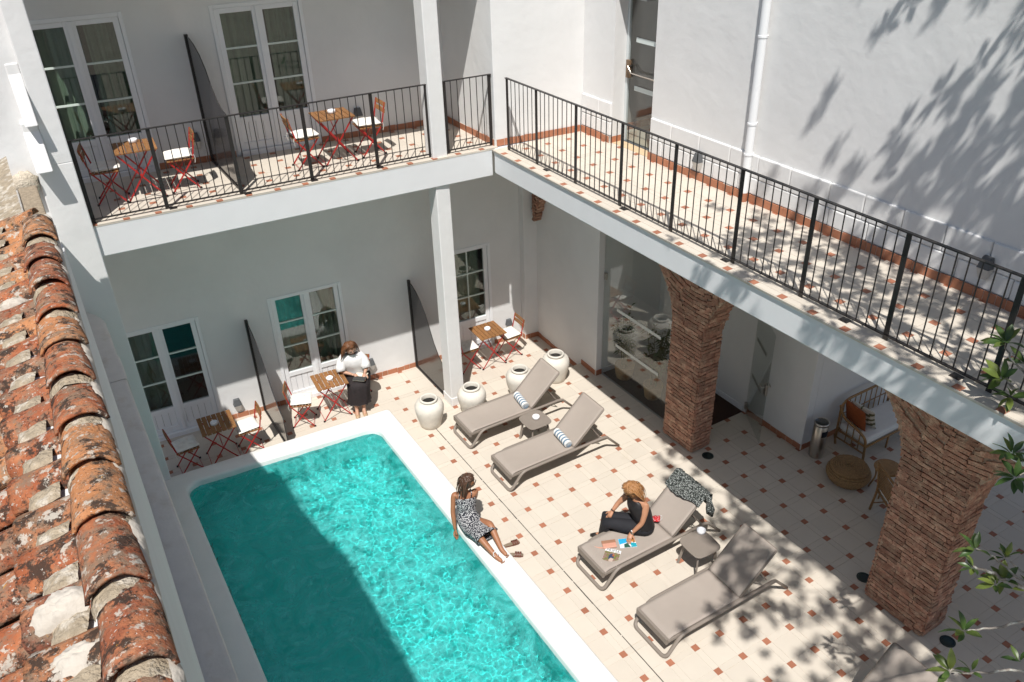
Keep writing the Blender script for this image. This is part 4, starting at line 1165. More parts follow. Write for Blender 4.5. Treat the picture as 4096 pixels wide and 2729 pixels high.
# ================================================================== RATTAN CORNER
M_RUST = mat('rust_velvet', (.30, .075, .02), .9, var=.15, vs=9); M_STRIPE = mat('olive_stripe', (.62, .58, .50), .9)
sf = thing('rattan_sofa', 'rattan two-seat sofa with a white cushion against the shaded wall under the terrace', 'sofa', (4.80, -1.78, 0))
cu = MB()
for x0 in (-.56, .0, .56): pass
for a in (0,):
    cu.tube(rounded_path([(-.60, -.02, .12), (-.61, -.02, .74), (-.45, .0, .80), (.45, .0, .80), (.61, -.02, .74), (.60, -.02, .12)], .08), .020, 8)
for s in (-1, 1):
    cu.tube(rounded_path([(s * .61, .0, .74), (s * .62, -.10, .56), (s * .62, -.38, .50), (s * .62, -.56, .42), (s * .60, -.575, .0)], .12), .021, 8)
    cu.tube([(s * .60, .0, .16), (s * .60, -.04, .0)], .02, 8); cu.tube([(s * .60, -.02, .13), (s * .60, -.57, .13)], .014, 6)
    for t in (.2, .32, .44): cu.tube([(s * .605, -t, .14), (s * .615, -t, .50 - (t - .2) * .12)], .010, 6)
cu.tube([(-.6, -.57, .27), (.6, -.57, .27)], .018, 8); cu.tube([(-.6, -.02, .27), (.6, -.02, .27)], .018, 8)
for x in (-.6, .6): cu.tube([(x, -.57, .27), (x, -.02, .27)], .018, 8)
cu.tube([(-.05, -.57, .27), (-.02, -.55, .0)], .016, 8)
cu.tube([(-.60, -.01, .55), (.60, -.01, .55)], .009, 6)
cu.build('frame', M_RATTAN, sf, smooth=True)
sp_ = MB().tube([(0, -.005, .28), (0, .0, .80)], .009, 6).mesh('back_spindle', M_RATTAN, True)
for i in range(9): inst('back_spindle', sp_, sf, (-.52 + i * .13, 0, 0))
b = MB(); b.box(-.585, .585, -.56, -.03, .285, .40); b.build('seat_cushion', M_WHITEFAB, sf, bevel=.04, seg=4)
def throw(name, label, loc, rot, m, m2=None):
    b = MB(); n = 16
    for s in (1, -1):
        b.grid(lambda i, j: ((2 * i - 1) * .21 * (1 - .06 * (1 - abs(2 * j - 1))), (2 * j - 1) * .21 * (1 - .06 * (1 - abs(2 * i - 1))), s * .06 * max(0, (1 - (2 * i - 1) ** 4) * (1 - (2 * j - 1) ** 4)) ** .6), n, n)
    if m2:
        b.m = [1 if math.sin((b.v[f[0]][0] + .35 * abs(b.v[f[0]][1])) * 52 + .5) > .1 else 0 for f in b.f]
    o = b.build(name, [m, m2] if m2 else m, None, smooth=True); o.location = loc; o.rotation_euler = rot
    return tag(o, label, 'cushion')
throw('throw_cushion', 'rust brown cushion leaning at the left end of the rattan sofa', (4.335, -1.98, .60), (math.radians(8), math.radians(74), 0), M_RUST)
throw('throw_cushion', 'white cushion with wavy olive stripes on the rattan sofa', (4.46, -2.03, .60), (math.radians(5), math.radians(66), .15), M_STRIPE, mat('olive_band', (.14, .135, .07), .9))
rc = thing('rattan_armchair', 'rattan armchair with a rung back half hidden behind the large brick pillar', 'armchair', (3.50, -3.50, 0), math.radians(-28))
b = MB()
for y in (-.27, .27):
    b.tube(rounded_path([(-.27, y, .0), (-.22, y, .40), (-.31, y, .88)], .15), .018, 8); b.tube(rounded_path([(-.27, y, .62), (.2, y, .60), (.27, y, .50), (.27, y, .0)], .12), .017, 8)
    b.tube([(-.23, y, .36), (.26, y, .36)], .014, 6); b.tube([(-.25, y, .12), (.26, y, .12)], .01, 6)
b.tube([(-.31, -.27, .88), (-.31, .27, .88)], .018, 8); b.tube([(.26, -.27, .36), (.26, .27, .36)], .016, 8); b.tube([(-.23, -.27, .36), (-.23, .27, .36)], .016, 8)
b.build('frame', M_RATTAN, rc, smooth=True)
rg = MB().tube([(0, -.27, 0), (0, .27, 0)], .010, 6).mesh('back_rung', M_RATTAN, True)
for i in range(9): inst('back_rung', rg, rc, (-.235 - .0085 * i, 0, .45 + .045 * i))
MB().box(-.22, .25, -.25, .25, .375, .45).build('seat_cushion', M_WHITEFAB, rc, bevel=.025, seg=3)
bag = thing('black_bag', 'black handbag lying on the rattan armchair', 'bag', (3.52, -3.47, .452), .3)
bb_ = MB(); bb_.ell((0, 0, .11), (.17, .10, .12), 14, 10); bb_.v = [tuple(Vector(v) * (1 + .12 * fbm(Vector(v) * 7, 1, 2))) for v in bb_.v]
bb_.build('bag_body', mat('black_leather', (.012, .011, .012), .45), bag, smooth=True); MB().tube([(-.10, 0, .19), (-.05, .02, .30), (.06, .02, .29), (.10, 0, .19)], .008, 6).build('handle', M_BLACK, bag)
rt = thing('rattan_stool', 'small round rattan table half hidden behind the large pillar', 'stool', (3.86, -2.98, 0))
MB().lathe([(.0, .44), (.19, .44), (.20, .455), (.19, .47), (.0, .475)], 24, capb=False).build('table_top', M_RATTAN, rt)
b = MB()
for k in range(4):
    a = k * PI / 2 + .4; b.tube(rounded_path([(.17 * math.cos(a), .17 * math.sin(a), .44), (.13 * math.cos(a), .13 * math.sin(a), .25), (.20 * math.cos(a), .20 * math.sin(a), 0)], .1), .014, 6)
b.build('leg_frame', M_RATTAN, rt)
pf = thing('seagrass_pouf', 'round woven seagrass pouf on the shaded tiles', 'pouf', (3.665, -2.50, 0))
rows_ = []
for k in range(13):
    t = k / 12; a = PI * t
    rows_.append((.0 + .265 + .045 * math.sin(a), .025 + .20 * t))
for n_, (r, z) in enumerate(rows_[::2]):
    ring = [(r * math.cos(a), r * math.sin(a), z + .004 * math.sin(a * 34 + n_ * 2)) for a in [2 * PI * i / 72 for i in range(72)]]
    MB().tube(ring, .020, 6, closed=True).build('woven_ring', M_SEAGRASS, pf, smooth=True)
b = MB()
for k in range(8):
    r = .262 - k * .034; b.tube([(r * math.cos(a), r * math.sin(a), .232 + .003 * k + .004 * math.sin(a * 26 + k)) for a in [2 * PI * i / 60 for i in range(60)]], .020, 6, closed=True)
b.build('woven_top', M_SEAGRASS, pf, smooth=True); MB().lathe([(.27, .01), (.30, .12), (.26, .225), (0, .25)], 30).build('core', M_SEAGRASS, pf)
bn = thing('ashtray_bin', 'round brushed steel ashtray bin beside the white partition corner', 'bin', (3.71, -1.845, 0))
MB().lathe([(.110, 0), (.112, .01), (.112, .60), (.108, .605)], 32).build('body', M_STEEL, bn, smooth=True)
MB().lathe([(.108, .605), (.118, .61), (.118, .655), (.108, .66), (.100, .645), (.0, .64)], 32, capb=False).build('ash_tray', M_STEEL, bn, smooth=True)
b = MB()
for i in range(-5, 6):
    h = math.sqrt(max(0, .1 ** 2 - (i * .018) ** 2)); b.bar((i * .018, -h, .651), (i * .018, h, .651), .003, .003); b.bar((-h, i * .018, .653), (h, i * .018, .653), .003, .003)
b.build('grille', M_DARKMETAL, bn)
b = MB(); b.grid(lambda i, j: (.1135 * math.cos(-2.25 + 1.2 * i), .1135 * math.sin(-2.25 + 1.2 * i), .42 + .11 * j), 10, 1); b.build('opening', mat('bin_opening', (.01, .013, .02), .3), bn)
# plants in baskets behind the glass
def plant(x, y, s, label, seed):
    rr_ = random.Random(seed); root = thing('potted_plant', label, 'potted plant', (x, y, .01), 0, 'plants in woven baskets behind the glass')
    MB().lathe([(.13 * s, 0), (.15 * s, .02), (.185 * s, .27), (.178 * s, .28), (.165 * s, .24), (0, .235)], 24).build('basket', M_SEAGRASS, root, smooth=True)
    st = MB(); lf = MB()
    for k in range(9):
        a = rr_.uniform(0, 2 * PI); h = rr_.uniform(.6, 1.25) * s; l = rr_.uniform(.05, .22)
        top = Vector((l * math.cos(a), l * math.sin(a), .24 + h)); st.tube([(.05 * math.cos(a), .05 * math.sin(a), .23), (top * .5 + Vector((0, 0, .12))), top], [.008, .006, .004], 5)
        for q in range(22):
            t = rr_.uniform(.35, 1); c_ = Vector((.05 * math.cos(a) * (1 - t), .05 * math.sin(a) * (1 - t), .23 * (1 - t))) + top * t
            b_, el = rr_.uniform(0, 2 * PI), rr_.uniform(-.5, .7); dv = Vector((math.cos(b_) * math.cos(el), math.sin(b_) * math.cos(el), math.sin(el))); sd = dv.cross(Vector((0, 0, 1))).normalized()
            L_ = rr_.uniform(.10, .2) * s; w_ = L_ * .13
            lf.add([c_, c_ + dv * L_ * .5 + sd * w_, c_ + dv * L_ - Vector((0, 0, .03)), c_ + dv * L_ * .5 - sd * w_], [(0, 1, 2, 3)])
    st.build('stems', mat('plant_stem', (.10, .11, .04), .8), root); tag(lf.build('foliage', mat('indoor_leaf', (.055, .10, .03), .6, var=.3, vs=8), root), kind='stuff')
plant(2.56, 1.60, 1.0, 'bushy green plant in a basket behind the glass near the wall', 3); plant(2.58, .82, .95, 'grassy plant in a basket behind the glass near the pillar', 8)
# ================================================================== THINGS LYING ABOUT
def sandal(x, y, rz, label):
    root = thing('sandal', label, 'sandal', (x, y, 0), rz, 'brown leather slides')
    m = mat('brown_leather', (.13, .045, .03), .5, var=.15, vs=20)
    pts = [(-.12 + .24 * i / 10, .034 * math.sin(PI * (.12 + .76 * i / 10)) ** .6 + .006 * (i > 6)) for i in range(11)]
    MB().prism(pts + [(a, -c) for a, c in pts[::-1]], .0, .016).build('sole', m, root)
    MB().prism([(a * .95, c * .85) for a, c in pts] + [(a * .95, -c * .85) for a, c in pts[::-1]], .0165, .019).build('insole', mat('worn_insole', (.22, .17, .12), .6), root)
    for k in range(3):
        x0 = .005 + k * .032
        MB().grid(lambda i, j: (x0 + .024 * j, .042 * math.cos(PI * i), .012 + .045 * math.sin(PI * i) ** .7), 10, 1).build('strap', m, root, solid=.004)
sandal(-1.385, -.885, -.18, 'brown leather slide lying on the deck tiles by the pool rim'); sandal(-1.455, -1.085, -.62, 'brown leather slide half tucked behind the pool rim')
def quadM(cx, cy, z, rz):
    M = Matrix.Translation((cx, cy, z)) @ Matrix.Rotation(rz, 4, 'Z'); return M
ZL = .3275                           # top of the seat sling where things lie
mg = thing('magazine', 'magazine with a white masthead lying at the foot of the lounger', 'magazine', (-.555, -2.09, ZL + .002), math.atan2(-.16, .13))
M_COVER = mat('heather_photo', (.16, .17, .05), .35, var=.25, vs=40, col2=(.30, .16, .17), thr=(.45, .6), spec=.5)
MB().box(-.105, .105, -.14, .14, 0, .007).build('pages', mat('white_paper', (.80, .80, .80), .6), mg)
MB().box(-.104, .104, -.125, .085, .0072, .0078).build('cover_photo', M_COVER, mg)
f = MB(); f.prism([(-.03, -.05), (.02, -.055), (.035, -.01), (.03, .03), (.01, .05), (-.02, .045), (-.035, .0)], .0079, .0083); f.build('cover_figure', mat('figure_blue', (.04, .06, .12), .4), mg)
f = MB(); f.prism([(-.02, -.085), (.03, -.09), (.04, -.03), (.0, -.02), (-.02, -.05)], .0084, .0087); f.build('cover_figure', mat('figure_pale', (.50, .38, .32), .4), mg)
f = MB(); f.prism([(.01, .01), (.035, .015), (.035, .045), (.012, .048)], .0088, .0091); f.build('cover_figure', mat('figure_ginger', (.40, .11, .03), .4), mg)
tx = bpy.data.curves.new('masthead', 'FONT'); tx.body = 'PRIMA'; tx.size = .066; tx.align_x = 'CENTER'; tx.extrude = .0003
to = bpy.data.objects.new('masthead', tx); COL.objects.link(to); 
dg_ = bpy.context.evaluated_depsgraph_get(); tm_ = bpy.data.meshes.new_from_object(to.evaluated_get(dg_)); bpy.data.objects.remove(to)
tm_.materials.clear(); tm_.materials.append(M_BLACK); inst('masthead', tm_, mg, (0, .090, .0080))
mg2 = thing('brochure', 'blue travel brochure under the hand of the woman in black', 'brochure', (-.215, -2.005, ZL + .002), math.atan2(-.10, .21))
for n_, (pl, c_) in enumerate((([(-.115, -.085), (.115, -.085), (.115, .085), (-.115, .085)], (.70, .74, .78)), ([(-.113, -.02), (-.113, .083), (.02, .083), (.0, .01)], (.03, .36, .62)),
                            ([(.02, .083), (.113, .083), (.113, .0), (.03, .02)], (.62, .27, .05)), ([(-.06, -.083), (-.05, -.02), (.0, .0), (.03, -.083)], (.03, .10, .07)), ([(.035, -.083), (.04, .0), (.113, -.02), (.113, -.083)], (.02, .33, .42)))):
    MB().prism(pl, .0 + n_ * .0008, .0045 + n_ * .0008).build('cover' if n_ == 0 else 'cover_print', mat('print%d' % n_, c_, .3, var=.12, vs=30), mg2)
pu = thing('purse', 'rose gold clutch purse with a wrist strap on the lounger', 'purse', (-.445, -1.90, ZL), math.atan2(-.07, .17))
m1 = mat('rose_leather', (.58, .30, .22), .4); m2_ = mat('metallic_rose', (.50, .26, .17), .3, metal=.4)
MB().box(-.095, .095, -.062, .062, 0, .026).build('purse_body', m1, pu, bevel=.009, seg=3); MB().box(-.096, .096, .012, .066, .0265, .032).build('flap', m2_, pu, bevel=.003)
MB().tube([(-.09, -.05, .012), (-.13, -.04, .008), (-.20, .0, .006), (-.21, .008, .006), (-.13, -.028, .007), (-.09, -.04, .012)], .005, 5).build('wrist_strap', m1, pu)
# polka-dot face mask on the gap of the lounger
fm = thing('face_mask', 'red face mask with white polka dots by the woman in black', 'face mask', (.335, -1.90, .392), -.7)
g_ = MB(); g_.grid(lambda i, j: (-.075 + .15 * i, -.06 + .12 * j, .028 * math.sin(PI * i) * math.sin(PI * j) + .03 * i + .006 * math.sin(i * 14)), 14, 12)
M_DOT = mat('polka_red', (.45, .012, .018), .8)
t = M_DOT.node_tree; vo = N(t, 'ShaderNodeTexVoronoi'); vo.inputs['Scale'].default_value = 52; vo.inputs['Randomness'].default_value = .1
gg = N(t, 'ShaderNodeNewGeometry'); t.links.new(gg.outputs['Position'], vo.inputs['Vector'])
lt = N(t, 'ShaderNodeMath', operation='LESS_THAN'); lt.inputs[1].default_value = .26; t.links.new(vo.outputs['Distance'], lt.inputs[0])
mx_ = N(t, 'ShaderNodeMix', data_type='RGBA'); mx_.inputs['A'].default_value = (.45, .012, .018, 1); mx_.inputs['B'].default_value = (.75, .72, .70, 1)
t.links.new(lt.outputs[0], mx_.inputs['Factor']); t.links.new(mx_.outputs['Result'], t.nodes['Principled BSDF'].inputs['Base Color'])
g_.build('mask_cloth', M_DOT, fm, smooth=True, solid=.003); MB().tube([(.07, .05, .03), (.10, .06, .03), (.105, .0, .03), (.07, -.05, .03)], .002, 5).build('ear_loop', M_FRAME, fm)
# printed cloth
def printed(name, dark, light, scale, lo=.42, hi=.47, big=None):
    m = mat(name, dark, .85, spec=.2); t = m.node_tree; L = t.links.new
    g = N(t, 'ShaderNodeTexCoord'); n = N(t, 'ShaderNodeTexVoronoi'); n.inputs['Scale'].default_value = scale; L(g.outputs['Object'], n.inputs['Vector'])
    no = N(t, 'ShaderNodeTexNoise'); no.inputs['Scale'].default_value = scale * 1.3; no.inputs['Detail'].default_value = 3; L(g.outputs['Object'], no.inputs['Vector'])
    ad = N(t, 'ShaderNodeMath', operation='MULTIPLY'); L(n.outputs['Distance'], ad.inputs[0]); L(no.outputs['Fac'], ad.inputs[1])
    r = N(t, 'ShaderNodeMapRange'); r.inputs[1].default_value = lo * .5; r.inputs[2].default_value = hi * .5; r.inputs[3].default_value = 1; r.inputs[4].default_value = 0; L(ad.outputs[0], r.inputs[0])
    mx = N(t, 'ShaderNodeMix', data_type='RGBA'); mx.inputs['A'].default_value = (*dark, 1); mx.inputs['B'].default_value = (*light, 1); L(r.outputs[0], mx.inputs['Factor'])
    L(mx.outputs['Result'], t.nodes['Principled BSDF'].inputs['Base Color']); return m
M_SCARF = printed('paisley_cloth', (.022, .026, .024), (.42, .44, .42), 70, .30, .42)
an = math.radians(43); yc = -1.975
def bk_pt(t, y, o): return Vector((.365 + t * math.cos(an) - o * math.sin(an), yc + y, .342 + t * math.sin(an) + o * math.cos(an)))
sc_ = MB()
def drape(i, j):
    y = -.335 + .66 * i
    s = -.26 + .52 * j + .035 * math.sin(i * 5 + 1) + (.03 * fbm((i * 4, 3, 0), 1, 2))
    w_ = .010 + .008 * fbm((i * 7, j * 7, 1), 1, 3)
    if s < 0: p = bk_pt(.76 + s, y, .018 + w_)
    elif s < .05: p = bk_pt(.765 + s * .2, y, .018 - s * .9 + w_)
    else: p = bk_pt(.78, y, -.03) + Vector((.015, 0, -(s - .05) * 1.0)) + Vector((w_, 0, 0))
    if i > .93: pass
    return p
sc_.grid(drape, 40, 30); scf = sc_.build('scarf', M_SCARF, None, smooth=True, solid=.004); tag(scf, 'black and white printed scarf draped over a lounger backrest', 'scarf')
t_ = MB()
for k in range(3):
    t_.tube([bk_pt(.74, -.30, .0) + Vector((.0, -.02 * k, 0)), bk_pt(.70, -.33 - .02 * k, -.05) + Vector((.01, 0, -.05)), bk_pt(.70, -.34 - .02 * k, -.05) + Vector((.02 * k, -.01, -.16)), bk_pt(.70, -.33 - .02 * k, -.05) + Vector((.02 * k, -.02, -.24 - .02 * k))], [.02, .03, .034, .02], 8)
t_.build('hanging_end', M_SCARF, scf, smooth=True)

# ================================================================== PEOPLE
def V(*a): return Vector(a)
def skin_mat(name, c): 
    m = mat(name, c, .48, var=.05, vs=10, spec=.4); return m
def body_mesh(J, rad, mats):
    names = ['pelvis', 'spine', 'chest', 'neck', 'nape', 'shL', 'elL', 'wrL', 'shR', 'elR', 'wrR', 'hipL', 'knL', 'anL', 'toL', 'hipR', 'knR', 'anR', 'toR']
    ed = [('pelvis', 'spine'), ('spine', 'chest'), ('chest', 'neck'), ('neck', 'nape'), ('chest', 'shL'), ('shL', 'elL'), ('elL', 'wrL'), ('chest', 'shR'), ('shR', 'elR'), ('elR', 'wrR'),
          ('pelvis', 'hipL'), ('hipL', 'knL'), ('knL', 'anL'), ('anL', 'toL'), ('pelvis', 'hipR'), ('hipR', 'knR'), ('knR', 'anR'), ('anR', 'toR')]
    vs = [J[n] for n in names]; rr_ = [rad[n.rstrip('LR')] if n.rstrip('LR') in rad else rad[n] for n in names]; es = [(names.index(a), names.index(b)) for a, b in ed]
    # extra mid-limb vertices give calves and forearms their swell
    for a, b, f, r in (('knL', 'anL', .3, rad['calf']), ('knR', 'anR', .3, rad['calf']), ('elL', 'wrL', .25, rad['fore']), ('elR', 'wrR', .25, rad['fore']), ('hipL', 'knL', .35, rad['thigh']), ('hipR', 'knR', .35, rad['thigh']), ('shL', 'elL', .4, rad['uparm']), ('shR', 'elR', .4, rad['uparm'])):
        i, j = names.index(a), names.index(b); es.remove((i, j)); vs.append(vs[i].lerp(vs[j], f)); rr_.append(r); k = len(vs) - 1; es += [(i, k), (k, j)]
    me = bpy.data.meshes.new('b'); me.from_pydata([tuple(v) for v in vs], es, [])
    o = bpy.data.objects.new('b', me); COL.objects.link(o)
    o.modifiers.new('s', 'SKIN'); sv = me.skin_vertices[0].data
    for q, r in zip(sv, rr_): q.radius = (r, r)
    sv[0].use_root = True
    sd = o.modifiers.new('d', 'SUBSURF'); sd.levels = 2; sd.render_levels = 2
    dg = bpy.context.evaluated_depsgraph_get(); dg.update(); ev = o.evaluated_get(dg); m2 = ev.to_mesh()
    b = MB(); b.add([v.co.copy() for v in m2.vertices], [tuple(p.vertices) for p in m2.polygons]); ev.to_mesh_clear()
    bpy.data.objects.remove(o)
    return b
def add_head(b, c, F, U, s=1.0):
    F = F.normalized(); Rr = F.cross(U).normalized(); U = Rr.cross(F).normalized()
    vs = []; fs = []; nu, nv = 28, 22; ms = []
    for i in range(nv + 1):
        t = PI * i / nv
        for j in range(nu):
            p = 2 * PI * j / nu
            d = Vector((math.sin(t) * math.cos(p), math.sin(t) * math.sin(p), math.cos(t)))     # x right, y forward, z up
            x, y, z = d.x * .073, d.y * .092, d.z * .112
            lowf = max(0, -d.z)
            x *= 1 - .33 * lowf ** 1.5; y += -.012 * lowf if d.y > 0 else .03 * lowf
            if d.y > 0:
                g = lambda ax, az, sx, sz: math.exp(-((d.x - ax) / sx) ** 2 - ((d.z - az) / sz) ** 2)
                y += .022 * g(0, -.18, .13, .17) + .007 * g(0, .05, .12, .2)           # nose
                y -= .010 * (g(.38, .06, .17, .13) + g(-.38, .06, .17, .13))           # sockets
                y += .008 * g(0, -.52, .25, .09) + .010 * g(0, -.86, .3, .14)           # lips, chin
                y += .006 * (g(.5, -.2, .22, .25) + g(-.5, -.2, .22, .25))
            vs.append(c + (Rr * x + F * y + U * z) * s)
    for i in range(nv):
        for j in range(nu):
            j2 = (j + 1) % nu; fs.append((i * nu + j, (i + 1) * nu + j, (i + 1) * nu + j2, i * nu + j2))
            q = sum((Vector((math.sin(PI * (i + .5) / nv) * math.cos(2 * PI * (j + .5) / nu), math.sin(PI * (i + .5) / nv) * math.sin(2 * PI * (j + .5) / nu), math.cos(PI * (i + .5) / nv))) for _ in (0,)), Vector())
            ms.append(1 if q.y > .5 and abs(q.x) < .26 and -.6 < q.z < -.44 else 0)
    o = len(b.v); b.v += [tuple(v) for v in vs]; b.f += [tuple(k + o for k in f) for f in fs]; b.m += ms
    for s_ in (-1, 1): b.ell(c + (Rr * .072 * s_ + U * -.005 - F * .008) * s, (.010 * s, .018 * s, .030 * s), 8, 6)
    return F, Rr, U
def add_hand(b, w_, d, n, side, curl=.35, s=1.0, thumb=1):
    d = d.normalized(); n = (n - d * n.dot(d)).normalized(); e = d.cross(n) * side
    b.tube([w_ - d * .02, w_ + d * .02, w_ + d * .055, w_ + d * .088], [.026 * s, .033 * s, .038 * s, .033 * s], 10, flat=.5)
    for k, (L_, o) in enumerate(((.066, .027), (.075, .009), (.070, -.009), (.054, -.026))):
        p = w_ + d * (.078 - .004 * k) + e * o
        a = p + d * L_ * .45 + n * L_ * .12 * curl * 2 + e * o * .12; q = a + (d * .8 + n * curl * 1.5).normalized() * L_ * .32; r = q + (d * .6 + n * curl * 2).normalized() * L_ * .26
        b.tube([p, a, q, r], [.0095 * s, .0090 * s, .0082 * s, .0060 * s], 7)
    p = w_ + d * .02 + e * .026; a = p + (d * .6 + e * .75 + n * .2).normalized() * .040; q = a + (d * .85 + e * .3 + n * curl).normalized() * .030
    b.tube([p, a, q, q + (d + n * curl).normalized() * .018], [.013 * s, .0115 * s, .010 * s, .007 * s], 7)
def hair(parent, c, F, Rr, U, m, length, n, seed, col_spread=.05, fall=V(0, 0, -1), back=.0, volume=1.0, part=.2):
    rr_ = random.Random(seed); b = MB()
    # scalp cap
    vs = []; nu, nv = 24, 12
    for i in range(nv + 1):
        t = 1.95 * i / nv
        for j in range(nu):
            p = 2 * PI * j / nu; d = Vector((math.sin(t) * math.cos(p), math.sin(t) * math.sin(p), math.cos(t)))
            fr = max(0, d.y)
            if d.y > .15 and d.z < .52 - .0: d = Vector((d.x, .15 + (d.y - .15) * .02, d.z)).normalized()
            k = 1.09 * volume
            vs.append(c + (Rr * d.x * .078 + F * (d.y * .098 - .004) + U * d.z * .117) * k)
    b.add(vs, [(i * nu + j, (i + 1) * nu + j, (i + 1) * nu + (j + 1) % nu, i * nu + (j + 1) % nu) for i in range(nv) for j in range(nu)])
    for k in range(n):
        p = rr_.uniform(0, 2 * PI); t = rr_.uniform(.15, 1.75); d = Vector((math.sin(t) * math.cos(p), math.sin(t) * math.sin(p), math.cos(t)))
        if d.y > .12 and d.z < .5: continue
        if d.y > .45: continue
        P = c + (Rr * d.x * .084 + F * (d.y * .104) + U * d.z * .124) * volume
        sg = 1 if d.x >= 0 else -1
        out = (Rr * (d.x + .25 * sg) + F * (min(d.y, -.05) * .8)).normalized()
        L_ = length * rr_.uniform(.75, 1.05) * (1 - .15 * max(0, d.y)); pts = [P]; v = (out * .9 + U * .25).normalized()
        steps = 8; wob = rr_.uniform(0, 6)
        for s_ in range(steps):
            f_ = (s_ + 1) / steps
            g = fall + out * .10 + F * back
            v = (v * .55 + g * .45 + Rr * .10 * math.sin(wob + s_ * 1.4) + F * .08 * math.cos(wob + s_ * 1.7)).normalized()
            q = pts[-1] + v * L_ / steps
            # keep outside the skull
            r = q - c; loc = Vector((r.dot(Rr) / .082, r.dot(F) / .100, r.dot(U) / .122)); 
            if loc.length < 1.06 * volume: q = c + r * (1.06 * volume / max(loc.length, .1))
            fq = (q - c).dot(F); zq = (q - c).dot(U)
            if zq < .075 and fq > .012: q = q - F * (fq - .012)
            pts.append(q)
        b.tube(pts, [.011 + .004 * (s_ < 6) - .0011 * s_ for s_ in range(len(pts))], 5, flat=.45)
    return b.build('hair', m, parent, smooth=True)
def glasses(parent, c, F, Rr, U, dark=True, s=1.0):
    b = MB(); g = MB()
    for s_ in (-1, 1):
        cc = c + Rr * .033 * s_ + F * .098 + U * .006
        M = Matrix((Rr, U, F)).transposed()
        g.ell(cc - F * .003, (.026, .022, .004), 12, 6, M)
        b.tube([cc + Rr * .027 * math.cos(a) + U * .023 * math.sin(a) for a in [2 * PI * k / 14 for k in range(14)]], .0028, 5, closed=True)
        b.tube([c + Rr * .060 * s_ + F * .092 + U * .012, c + Rr * .080 * s_ + F * .03 + U * .010, c + Rr * .082 * s_ - F * .02 + U * .004], .0028, 5)
    b.tube([c - Rr * .008 + F * .104 + U * .008, c + Rr * .008 + F * .104 + U * .008], .003, 5)
    o = b.build('glasses_frame', M_BLACK if dark else mat('clear_frame', (.35, .26, .2), .3), parent, smooth=True)
    g.build('lens', mat('dark_lens_brown', (.02, .014, .012) if dark else (.10, .07, .06), .08, spec=.8), o, smooth=True)
def ring(c, a, b_, ra, rb, n=32, p=2.3, fold=0, ph=0, nf=9):
    out = []
    for i in range(n):
        t = 2 * PI * i / n; x, y = math.cos(t), math.sin(t)
        k = 1 / (abs(x) ** p + abs(y) ** p) ** (1 / p); f = 1 + fold * math.sin(nf * t + ph) + fold * .6 * math.sin((nf + 5) * t + ph * 2)
        out.append(c + a * (x * k * ra * f) + b_ * (y * k * rb * f))
    return out
def interp(rings, m=3):
    out = []
    for k in range(len(rings) - 1):
        r0 = rings[max(0, k - 1)]; r1, r2 = rings[k], rings[k + 1]; r3 = rings[min(len(rings) - 1, k + 2)]
        for s_ in range(m):
            t = s_ / m; out.append([0.5 * ((2 * b) + (c - a) * t + (2 * a - 5 * b + 4 * c - d) * t * t + (3 * b - a - 3 * c + d) * t ** 3) for a, b, c, d in zip(r0, r1, r2, r3)])
    out.append(rings[-1]); return out
RAD = dict(pelvis=.115, spine=.095, chest=.105, neck=.046, nape=.048, sh=.056, uparm=.047, el=.036, fore=.037, wr=.024, hip=.088, thigh=.082, kn=.053, calf=.052, an=.034, to=.027)
UP = V(0, 0, 1)
def hairmat(name, c, c2):
    return mat(name, c, .42, var=.25, vs=14, stretch=(9, 9, 1.2), col2=c2, thr=(.42, .6), spec=.45)

# ---- woman in the white blouse, reading at the middle ground-floor table
pA = thing('person', 'woman in a white blouse and long dark skirt reading a book at the bistro table', 'person', (0, 0, 0))
T = V(-.38, -.925, 0); Rt = V(T.y, -T.x, 0)
J = dict(pelvis=V(-1.655, 4.0, .375), spine=V(-1.69, 3.955, .52), chest=V(-1.735, 3.90, .70), neck=V(-1.755, 3.86, .845), nape=V(-1.765, 3.835, .91),
         shR=V(-1.90, 3.965, .80), elR=V(-2.01, 3.875, .57), wrR=V(-1.83, 3.735, .505), shL=V(-1.59, 3.845, .80), elL=V(-1.565, 3.725, .575), wrL=V(-1.655, 3.625, .515),
         hipR=V(-1.735, 4.0, .36), knR=V(-1.90, 3.56, .385), anR=V(-1.92, 3.53, -.10), toR=V(-1.955, 3.42, -.155), hipL=V(-1.60, 3.97, .36), knL=V(-1.735, 3.53, .40), anL=V(-1.80, 3.50, -.10), toL=V(-1.825, 3.38, -.155))
sA = skin_mat('skin_light', (.50, .29, .20)); lip = mat('lips', (.36, .13, .11), .4)
b = body_mesh(J, RAD, None); hc = V(-1.785, 3.80, 1.005); F = V(.05, -.93, -.30)
F, Rr, Uu = add_head(b, hc, F, V(-.12, -.1, 1), 1.06)
add_hand(b, J['wrR'], V(.75, -.45, -.25), V(-.3, -.3, -.9), -1, .4); add_hand(b, J['wrL'], V(-.35, -.55, -.22), V(0, 0, -1), 1, .15)
b.build('body', [sA, lip], pA, smooth=True)
hair(pA, hc, F, Rr, Uu, hairmat('brown_hair', (.10, .038, .016), (.20, .085, .035)), .30, 170, 4, volume=1.08)
glasses(pA, hc, F, Rr, Uu, False)
M_BLOUSE = mat('white_blouse', (.74, .73, .72), .85, var=.03, vs=6, bump=.3, bs=25)
tb = MB(); ax = V(-.05, -.10, 1).normalized()
tb.loft(interp([ring(V(-1.665, 3.965, .43), Rt, T, .215, .175, fold=.04, ph=1), ring(V(-1.69, 3.945, .52), Rt, T, .205, .158, fold=.035), ring(V(-1.725, 3.905, .66), Rt, T, .215, .155, fold=.02), ring(V(-1.745, 3.89, .77), Rt, T, .21, .13), ring(V(-1.752, 3.875, .835), Rt, T, .14, .085), ring(V(-1.757, 3.86, .862), Rt, T, .075, .066)], 4), caps=False)
